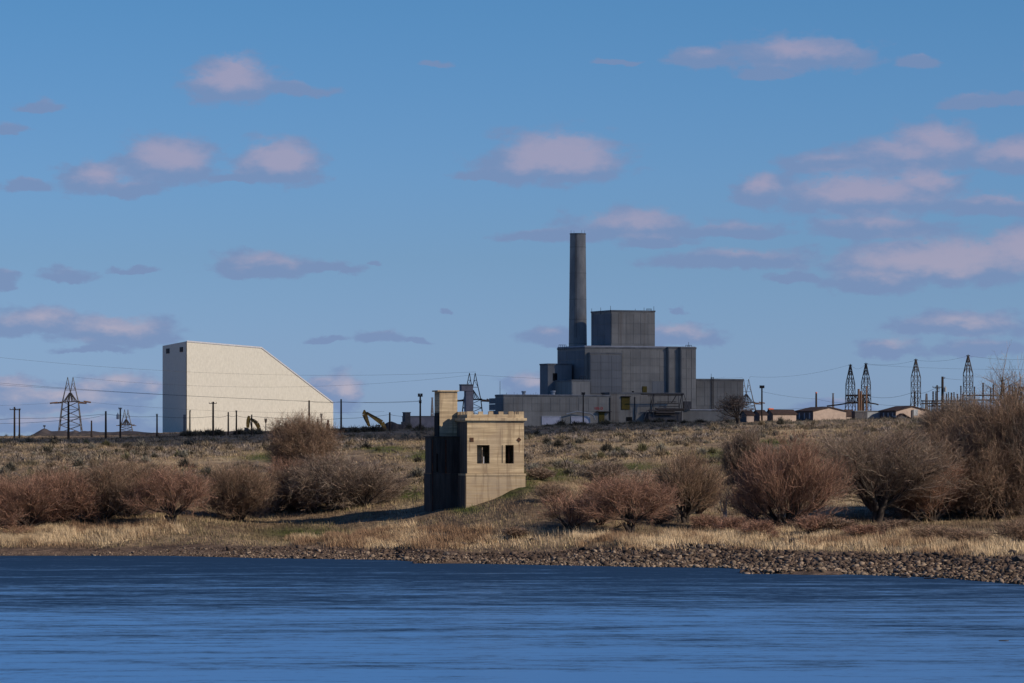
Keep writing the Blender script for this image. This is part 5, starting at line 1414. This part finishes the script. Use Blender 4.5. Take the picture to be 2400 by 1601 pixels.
for (px, pb, pt, wd, lb) in ((2190, 1268, 1228, 110, 'low reddish brush below the low arching tree'), (2262, 1272, 1232, 90, 'low brown brush in the middle of the foot of the trees'), (2385, 1276, 1218, 110, 'dark red bush at the bottom corner by the frame edge'),
                             (2100, 1250, 1215, 90, 'low orange brown brush before the stout black trunk'), (1950, 1248, 1212, 90, 'dark low bush in the shade between the broad bush and the stout trunk'), (1900, 1250, 1205, 90, 'low tangle of stems beside the broad reddish bush'),
                             (1655, 1245, 1200, 70, 'small brown bush between the upright fan and the sapling'), (1720, 1255, 1210, 80, 'small brown bush right of the sapling base'), (1545, 1230, 1180, 80, 'thin brown bush behind the black forked trunk'),
                             (1290, 1180, 1130, 80, 'grey brown bush on the slope above the red fan bush'), (1780, 1262, 1218, 90, 'low scrub at the front of the broad reddish bush'), (2020, 1256, 1226, 80, 'faded scrub in front of the vase shaped tree')):
    shrub(px, pb, pt, wd, 'small', 9 if px % 20 else 15, 'twig_red' if px % 3 else 'twig_brown', lb, 'low_bush', 'bush', GB, rt=0.009)

# ------------------------------------------------------------------ sagebrush
def sage_mesh(seed, n, m):
    g_ = np.random.default_rng(seed)
    a = g_.uniform(0, 2 * np.pi, n); ph = np.arccos(g_.uniform(0.05, 1, n))
    d = np.stack([np.cos(a) * np.sin(ph), np.sin(a) * np.sin(ph), np.cos(ph)], -1)
    lump = 0.75 + 0.35 * np.sin(a * 3 + seed) * np.sin(ph * 4 + seed)
    r0 = g_.uniform(0.05, 0.75, n)[:, None] * lump[:, None]
    L_ = g_.uniform(0.16, 0.34, n)[:, None]
    p = d * r0 * np.array([0.5, 0.5, 0.8])
    q = p + (d * 0.6 + np.array([0, 0, .55]) + 0.5 * g_.normal(size=(n, 3))) * L_ * 0.9
    s_ = np.cross(q - p, g_.normal(size=(n, 3))); s_ /= np.linalg.norm(s_, axis=1, keepdims=True); s_ *= g_.uniform(0.012, 0.03, n)[:, None]
    V = np.stack([p - s_, p + s_, q], 1).reshape(-1, 3); V[:, 2] = np.maximum(V[:, 2], -0.05)
    V[:, 2] /= max(1e-3, np.quantile(V[:, 2], 0.99)); 
    return V, np.arange(3 * n).reshape(-1, 3)
SAGE = {}
for mname in ('sage_grey', 'sage_tan', 'sage_dark', 'sage_olive'):
    for sd in range(3):
        V, T = sage_mesh(sd + 1, 700, mname); SAGE[(mname, sd)] = np_mesh('sagebrush', V, T, mname)
def place_sage(px, D, w_, h_, mname, label, group, sd=None):
    x = (px - 1200) / 1e4 * D
    o = put('sagebrush', SAGE[(mname, random.randrange(3) if sd is None else sd)], None, (x, D, gz(x, D) - 0.05))
    o.scale = (w_, w_, h_); o.rotation_euler = (0, 0, random.uniform(0, 6.28))
    tag(o, label, 'sagebrush', group)
def near_what(px):
    for lim, t_ in ((150, 'by the frame edge end of the thicket'), (300, 'below the big pylon'), (440, 'by the shrub with the forked trunk'), (560, 'by the dome with many thin trunks'), (680, 'below the hillside bush'), (830, 'by the dark tangled shrub'), (960, 'below the soil heap'), (1095, 'below the pier and lamp pole'),
                    (1240, 'in front of the pump house'), (1330, 'just past the pump house corner'), (1420, 'by the red fan bush'), (1530, 'by the black forked trunk'), (1650, 'by the upright fan shaped tree'), (1740, 'by the pale sapling'), (1860, 'by the broad reddish bush'), (1960, 'past the broad reddish bush'), (2110, 'by the stout black trunk'), (2230, 'by the low arching tree'), (2330, 'below the very tall thicket')):
        if px < lim: return t_
    return 'below the tallest tree at the frame edge'
LBL = {
 'a': ('sagebrush clump on the slope above the reddish thicket', 'sagebrush on the slope above the thicket'),
 'b': ('sagebrush clump on the slope between the hillside bush and the pump house', 'sagebrush beside the pump house'),
 'c': ('sagebrush clump on the open slope below the reactor building', 'sagebrush below the reactor'),
 'd': ('sagebrush clump on the slope under the sheds and substation', 'sagebrush below the sheds'),
 'e': ('dark sagebrush in the shaded belt along the plateau edge', 'dark sagebrush along the plateau edge')}
cnt = 0
while cnt < 225:
    px = random.uniform(-20, 2250); D = random.uniform(545, 900) if random.random() < .75 else random.uniform(545, 680)
    x = (px - 1200) / 1e4 * D
    if abs(px - 1100) < 150 and D < 560: continue
    if float(fbm(np.array([x / 14]), np.array([D / 30]), 3)[0]) < random.uniform(-.35, .25): continue
    k = 'a' if px < 640 else 'b' if px < 1090 else 'c' if px < 1720 else 'd'
    w_ = random.uniform(1.1, 2.6); h_ = w_ * random.uniform(.42, .7)
    mname = random.choices(('sage_grey', 'sage_tan', 'sage_dark', 'sage_olive'), (5, 3, 3, 1.5))[0]
    colr = {'sage_grey': 'grey', 'sage_tan': 'straw coloured', 'sage_dark': 'dark', 'sage_olive': 'olive'}[mname]
    dz_ = 'low on' if D < 620 else 'halfway up' if D < 720 else 'high on'
    place_sage(px, D, w_, h_, mname, colr + ' sagebrush clump ' + dz_ + ' the slope ' + near_what(px), colr + ' sagebrush ' + dz_ + ' the slope ' + near_what(px)); cnt += 1
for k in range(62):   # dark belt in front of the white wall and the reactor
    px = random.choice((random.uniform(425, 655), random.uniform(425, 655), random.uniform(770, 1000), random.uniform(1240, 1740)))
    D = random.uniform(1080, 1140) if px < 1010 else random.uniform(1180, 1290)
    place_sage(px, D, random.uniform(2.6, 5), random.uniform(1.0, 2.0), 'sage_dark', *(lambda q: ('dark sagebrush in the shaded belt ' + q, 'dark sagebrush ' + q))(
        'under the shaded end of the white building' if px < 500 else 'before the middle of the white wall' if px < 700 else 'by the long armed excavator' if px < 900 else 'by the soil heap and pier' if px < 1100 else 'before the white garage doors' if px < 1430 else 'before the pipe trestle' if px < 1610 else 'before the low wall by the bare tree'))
# the countless smaller tufts of the slope: one mass
def scatter_tufts(name, n, Dlo, Dhi, szlo, szhi, pal, mname, blades=26, pxr=(-150, 2550), dens=0.0, pw=1.0, hk=1.0):
    g_ = np.random.default_rng(hash(name) % 1000 if False else n)
    px = g_.uniform(*pxr, n * 3); D = Dlo + (Dhi - Dlo) * g_.random(n * 3) ** pw
    X = (px - 1200) / 1e4 * D
    keep = fbm(X / 13, D / 34, 4) > g_.uniform(-.25, .28, n * 3) + dens
    keep &= ~((np.abs(px - 1110) < 125) & (D < 545) & (D > 512))
    gp, gq = img(X, D, ground(X, D, False)); keep &= green_mask(gp, gq) < .45
    X = X[keep][:n]; D = D[keep][:n]; n = len(X)
    Z = ground(X, D)
    s_ = g_.uniform(szlo, szhi, n) * (0.7 + 0.6 * g_.random(n))
    ci = g_.integers(0, len(pal), n); c = np.array(pal)[ci] * g_.uniform(.75, 1.25, (n, 1))
    a = g_.uniform(0, 2 * np.pi, (n, blades)); rr = g_.random((n, blades)) ** .6
    bx_ = X[:, None] + np.cos(a) * rr * s_[:, None] * .5; by = D[:, None] + np.sin(a) * rr * s_[:, None] * .5
    bz = Z[:, None] + (1 - rr ** 2) * s_[:, None] * .25 * g_.random((n, blades)) - 0.03
    hx = bx_ + (np.cos(a) * .35 * rr + .25 * g_.normal(size=(n, blades))) * s_[:, None] * .5; hy = by + (np.sin(a) * .35 * rr + .25 * g_.normal(size=(n, blades))) * s_[:, None] * .5
    hz = bz + hk * s_[:, None] * (.2 + .35 * g_.random((n, blades))) * (1.1 - .5 * rr)
    wv = s_[:, None] * .035; t2 = g_.uniform(0, np.pi, (n, blades))
    V = np.stack([np.stack([bx_ - np.cos(t2) * wv, by - np.sin(t2) * wv, bz], -1), np.stack([bx_ + np.cos(t2) * wv, by + np.sin(t2) * wv, bz], -1), np.stack([hx, hy, hz], -1)], 2).reshape(-1, 3)
    C_ = np.repeat(c, blades * 3, 0)
    me = np_mesh(name, V, np.arange(len(V)).reshape(-1, 3), mname, 3, C_)
    return put(name, me)
PAL_SLOPE = [(.34, .27, .21), (.25, .2, .155), (.42, .32, .21), (.15, .115, .085), (.30, .25, .21), (.38, .29, .19)]
tag(scatter_tufts('scrub_ground_cover', 7800, 545, 1000, .45, 1.25, PAL_SLOPE, 'grass', 20, pw=1.15), 'low grey and straw coloured scrub covering the slope', kind='stuff')
tag(scatter_tufts('sage_ground_cover', 1900, 548, 900, 1.3, 2.5, [(.28, .235, .2), (.2, .165, .13), (.13, .105, .08), (.3, .24, .17), (.15, .125, .08)], 'grass', 90, dens=.08, pw=1.2, hk=.55), 'grey lavender sage growing in drifts over the slope', kind='stuff')
tag(scatter_tufts('plateau_scrub', 2600, 900, 1300, .7, 1.7, [(.11, .1, .075), (.15, .13, .095), (.09, .08, .06)], 'grass', 22, dens=-.2), 'dark low scrub on the plateau in front of the buildings', kind='stuff')

# ------------------------------------------------------------------ grass blades
def blades(name, n, fn, hlo, hhi, wd, pal, label, lean=.35):
    g_ = np.random.default_rng(n)
    X, Y = fn(g_, n); n = len(X); Z = ground(X, Y) - 0.03
    h = g_.uniform(hlo, hhi, n) * (0.55 + 0.95 * (fbm(X / 1.6, Y / 2.5, 3) + .5)); a = g_.uniform(0, np.pi, n); w_ = wd * g_.uniform(.6, 1.4, n)
    lx = lean * h * (g_.normal(size=n) * .7 - .5); ly = lean * h * g_.normal(size=n) * .7
    V = np.stack([np.stack([X - np.cos(a) * w_, Y - np.sin(a) * w_, Z], -1), np.stack([X + np.cos(a) * w_, Y + np.sin(a) * w_, Z], -1), np.stack([X + lx, Y + ly, Z + h], -1)], 1).reshape(-1, 3)
    f = np.clip(fbm(X / 4, Y / 8, 3) * 1.4 + .5 + .25 * g_.normal(size=n), 0, .999)
    c = np.array(pal)[(f * len(pal)).astype(int)] * g_.uniform(.75, 1.25, (n, 1))
    gp, gq = img(X, Y, Z); gm = np.clip(1.6 * green_mask(gp, gq), 0, 1)[:, None] * (name != 'dry_grass')
    c = c * (1 - gm) + np.array((.10, .115, .035)) * g_.uniform(.7, 1.4, (n, 1)) * gm
    me = np_mesh(name, V, np.arange(3 * n).reshape(-1, 3), 'grass', 3, np.repeat(c, 3, 0))
    return tag(put(name, me), label, kind='stuff')
def in_gold(g_, n):
    px = g_.uniform(-150, 2550, n * 6); d0 = 120000 / (np.interp(px, SH_PX, SH_PY) - 1060)
    D = d0 + (560 - d0) * g_.uniform(.08, .62, n * 6); X = (px - 1200) / 1e4 * D
    Z = ground(X, D, False); a, b_ = img(X, D, Z)
    dens = .05 + .95 * sstep(fbm(X / 5, D / 5, 4), -.2, .2)
    k = g_.random(n * 6) < gold_mask(a, b_) * dens
    return X[k][:n], D[k][:n]
def in_low(g_, n):
    px = g_.uniform(-150, 2550, n * 2); d0 = 120000 / (np.interp(px, SH_PX, SH_PY) - 1060)
    D = d0 + (560 - d0) * g_.uniform(.16, 1.1, n * 2); X = (px - 1200) / 1e4 * D
    k = ~((np.abs(px - 1110) < 125) & (D > 516) & (D < 530))
    return X[k][:n], D[k][:n]
def in_slope(g_, n):
    px = g_.uniform(-100, 2500, n * 2); D = 560 + 300 * g_.random(n * 2) ** 1.3; X = (px - 1200) / 1e4 * D
    k = fbm(X / 8, D / 20, 3) > g_.uniform(-.4, .4, n * 2)
    return X[k][:n], D[k][:n]
blades('dry_grass', 115000, in_gold, .35, .85, .028, [(.30, .19, .115), (.46, .32, .19), (.62, .46, .28), (.7, .54, .34)], 'tall golden dry grass along the river bank')
blades('brown_grass', 110000, in_low, .2, .5, .03, [(.17, .115, .075), (.25, .175, .11), (.33, .25, .15), (.17, .15, .07), (.4, .3, .18)], 'short brown grass on the lower bank')
blades('slope_grass', 120000, in_slope, .2, .42, .04, [(.26, .19, .12), (.38, .28, .17), (.5, .37, .23), (.22, .18, .09)], 'short straw coloured grass on the slope')

# ------------------------------------------------------------------ stones of the shore
def rock_mesh(seed, m, sub=1):
    import bmesh
    bm = bmesh.new(); bmesh.ops.create_icosphere(bm, subdivisions=sub, radius=0.5)
    g_ = random.Random(seed); o_ = [Vector((g_.gauss(0, 1), g_.gauss(0, 1), g_.gauss(0, 1))).normalized() for _ in range(6)]
    for v in bm.verts:
        d = v.co.normalized(); k = 1.0
        for q, w_ in zip(o_, (.18, .15, .12, .1, .1, .08)):
            t_ = d.dot(q)
            if t_ > .45: k -= (t_ - .45) * w_ * 3
        v.co = d * 0.5 * k * g_.uniform(.93, 1.07)
        v.co.z *= .72
    me = bpy.data.meshes.new('rock'); bm.to_mesh(me); bm.free(); me.materials.append(MATS[m]); return me
ROCKS = {(m_, s_): rock_mesh(s_ * 7 + 3, m_, 1) for m_ in ('rock_dark', 'rock_tan') for s_ in range(5)}
RB = []   # (px, py, size) named dark boulders read off the photograph
for (px, py, sz) in ((1372, 1276, 1.0), (1247, 1272, 1.0), (1087, 1279, 1.15), (1404, 1266, 1.25), (1578, 1258, .8), (1727, 1266, .85), (1490, 1320, .95), (1540, 1316, .8), (1046, 1300, 1.2), (1000, 1296, .8), (1290, 1300, .8), (745, 1278, .7), (725, 1258, .6), (312, 1298, .6), (330, 1293, .5), (860, 1278, .7), (1862, 1272, 1.5), (1880, 1262, 1.1), (1835, 1266, .9), (1912, 1262, .8), (2075, 1290, .8), (2385, 1320, 1.6), (2330, 1322, 1.3), (2300, 1305, 1.1), (2150, 1305, 1.3), (2195, 1302, 1.1), (2370, 1300, 1.3), (2245, 1318, 1.2), (2005, 1318, 1.0), (1960, 1322, 1.1), (1925, 1326, .9)):
    RB.append((px, py, sz, 'rock_dark'))
for k in range(26):   # dark ridge of boulders climbing towards the grass
    f = k / 25; RB.append((1560 + 175 * f + random.uniform(-6, 6), 1300 - 30 * f + random.uniform(-5, 5), random.uniform(.5, 1.0), 'rock_dark'))
def place_rock(px, py, sz, m_, label, group, D=None):
    D = D or D_at(px, py); x = (px - 1200) / 1e4 * D
    o = put('rock', ROCKS[(m_, random.randrange(5))], None, (x, D, gz(x, D) + sz * .1))
    o.scale = (sz * random.uniform(.9, 1.4), sz * random.uniform(.8, 1.2), sz * random.uniform(.7, 1.0)); o.rotation_euler = (random.uniform(-.3, .3), random.uniform(-.3, .3), random.uniform(0, 6.28))
    return tag(o, label, 'rock', group)
for (px, py, sz, m_) in RB:
    z_ = 'below the reddish thicket' if px < 700 else 'between the thicket and the pump house' if px < 1150 else 'in the grass edge below the pump house' if px < 1500 else 'in the ridge running up to the grass' if px < 1760 else 'at the top of the stony spit'
    place_rock(px, py, sz, m_, 'dark basalt boulder ' + z_, 'dark boulders ' + z_)
cnt = 0
while cnt < 215:
    px = random.choice((random.uniform(330, 2400), random.uniform(1300, 2400), random.uniform(1700, 2400)))
    d0 = 120000 / (float(np.interp(px, SH_PX, SH_PY)) - 1060)
    D = d0 + (560 - d0) * random.uniform(0.0, .13); sz = random.uniform(.3, .62) * (1 if px > 1300 else .75)
    z_ = 'along the thicket shore' if px < 950 else 'below the pump house' if px < 1500 else 'on the shore before the spit' if px < 1735 else 'on the long stony spit'
    m2_ = 'rock_tan' if random.random() < .6 else 'rock_dark'
    place_rock(px, 0, sz, m2_, 'rounded ' + ('tan' if m2_ == 'rock_tan' else 'dark') + ' river stone at the waterline ' + near_what(px), ('tan' if m2_ == 'rock_tan' else 'dark') + ' river stones ' + near_what(px), D); cnt += 1
for (px, D, sz, lb) in ((2120, 408, .9, 'flat dark rock just breaking the water off the spit'), (2180, 404, 1.1, 'low rock barely above the water before the frame edge'), (2352, 271, .55, 'small dark rock alone in the open river')):
    x = (px - 1200) / 1e4 * D
    o = put('rock', ROCKS[('rock_dark', 1)], None, (x, D, 0.0)); o.scale = (sz * 1.6, sz, sz * .45); tag(o, lb, 'rock')
# pebble mass
def stone_mass(n):
    g_ = np.random.default_rng(5)
    px = g_.uniform(-120, 2520, n); d0 = 120000 / (np.interp(px, SH_PX, SH_PY) - 1060)
    top_ = np.interp(px, [0, 300, 700, 1300, 1500, 2400], [.14, .14, .15, .16, .165, .16])
    D = d0 + (560 - d0) * top_ * g_.random(n) ** 1.1 - .4
    kk = g_.random(n) < np.interp(px, [0, 300, 600, 900, 1500, 2400], [.16, .3, .6, .62, .85, .95]) * (1.0 - 2.6 * np.clip((D - d0) / (560 - d0) - .06, 0, 1) ** .8 * (1 + fbm(px / 40, D / 4, 2)))
    px, d0, D = px[kk], d0[kk], D[kk]; n = len(px)
    px2 = np.concatenate([1736 + 200 * np.sqrt(g_.random(1100)), 968 + 80 * np.sqrt(g_.random(300))]); D2 = np.concatenate([422.3 + g_.normal(0, 1.2, 1100), 461 + g_.normal(0, .8, 300)])
    px = np.concatenate([px, px2]); D = np.concatenate([D, D2]); d0 = np.concatenate([d0, 120000 / (np.interp(px2, SH_PX, SH_PY) - 1060)]); n = len(px)
    X = (px - 1200) / 1e4 * D; Z = ground(X, D)
    s_ = g_.lognormal(-1.85, .68, n) * np.interp(px, [0, 350, 700, 1300, 1800], [.3, .4, .7, .85, 1.15]); s_ = np.clip(s_, .08, .6)
    ph = (1 + 5 ** .5) / 2
    iv = np.array([(-1, ph, 0), (1, ph, 0), (-1, -ph, 0), (1, -ph, 0), (0, -1, ph), (0, 1, ph), (0, -1, -ph), (0, 1, -ph), (ph, 0, -1), (ph, 0, 1), (-ph, 0, -1), (-ph, 0, 1)]) / math.sqrt(1 + ph * ph)
    it = np.array([(0, 11, 5), (0, 5, 1), (0, 1, 7), (0, 7, 10), (0, 10, 11), (1, 5, 9), (5, 11, 4), (11, 10, 2), (10, 7, 6), (7, 1, 8), (3, 9, 4), (3, 4, 2), (3, 2, 6), (3, 6, 8), (3, 8, 9), (4, 9, 5), (2, 4, 11), (6, 2, 10), (8, 6, 7), (9, 8, 1)])
    a = g_.uniform(0, 2 * np.pi, n); ca, sa = np.cos(a), np.sin(a)
    V = iv[None] * (1 + .3 * g_.normal(size=(n, 12, 1))) * np.stack([s_ * g_.uniform(.5, .8, n), s_ * g_.uniform(.4, .6, n), s_ * g_.uniform(.3, .5, n)], -1)[:, None]
    Vx = V[..., 0] * ca[:, None] - V[..., 1] * sa[:, None] + X[:, None]; Vy = V[..., 0] * sa[:, None] + V[..., 1] * ca[:, None] + D[:, None]; Vz = V[..., 2] + (Z + s_ * .12)[:, None]
    V = np.stack([Vx, Vy, Vz], -1).reshape(-1, 3); T = (it[None] + 12 * np.arange(n)[:, None, None]).reshape(-1, 3)
    t_ = np.clip((D - d0) / (560 - d0), 0, 1)
    cl = np.where(g_.random((n, 1)) < .68 - 4.5 * np.clip(t_, 0, .2)[:, None], np.array([(.27, .205, .148)]), np.array([(.105, .074, .056)])) * g_.uniform(.45, 1.35, (n, 1))
    return put('river_stones', np_mesh('river_stones', V, T, 'grass', 3, np.repeat(cl, 12, 0)))
tag(stone_mass(27000), 'countless small tan and dark river stones along the waterline', kind='stuff')
# driftwood and white specks
for (px, py, L_, rz, lb) in ((930, 1066, 1.6, -.7, 'dark slanting log lying on the slope left of the pump house'), (897, 1072, 1.5, -.55, 'dark fallen log lower on the same slope'), (2135, 1222, 2.8, .1, 'pale fallen branch under the low arching tree'), (1450, 1238, 1.5, .3, 'black stump in the shade beside the forked trunk')):
    D = D_at(px, py); x = (px - 1200) / 1e4 * D; z_ = gz(x, D)
    o = MB().beam((x - L_ / 2, D, z_ + .1 - math.sin(rz) * L_ / 2), (x + L_ / 2, D + .3, z_ + .25 + math.sin(rz) * L_ / 2), .12, .07, 6).beam((x, D, z_ + .2), (x + .3, D, z_ + .6), .05, .02, 4).build('log', 'pale_bark' if px == 2135 else 'bark', None, (x, D, z_))
    tag(o, lb.replace(' left of', ' beside'), 'log')
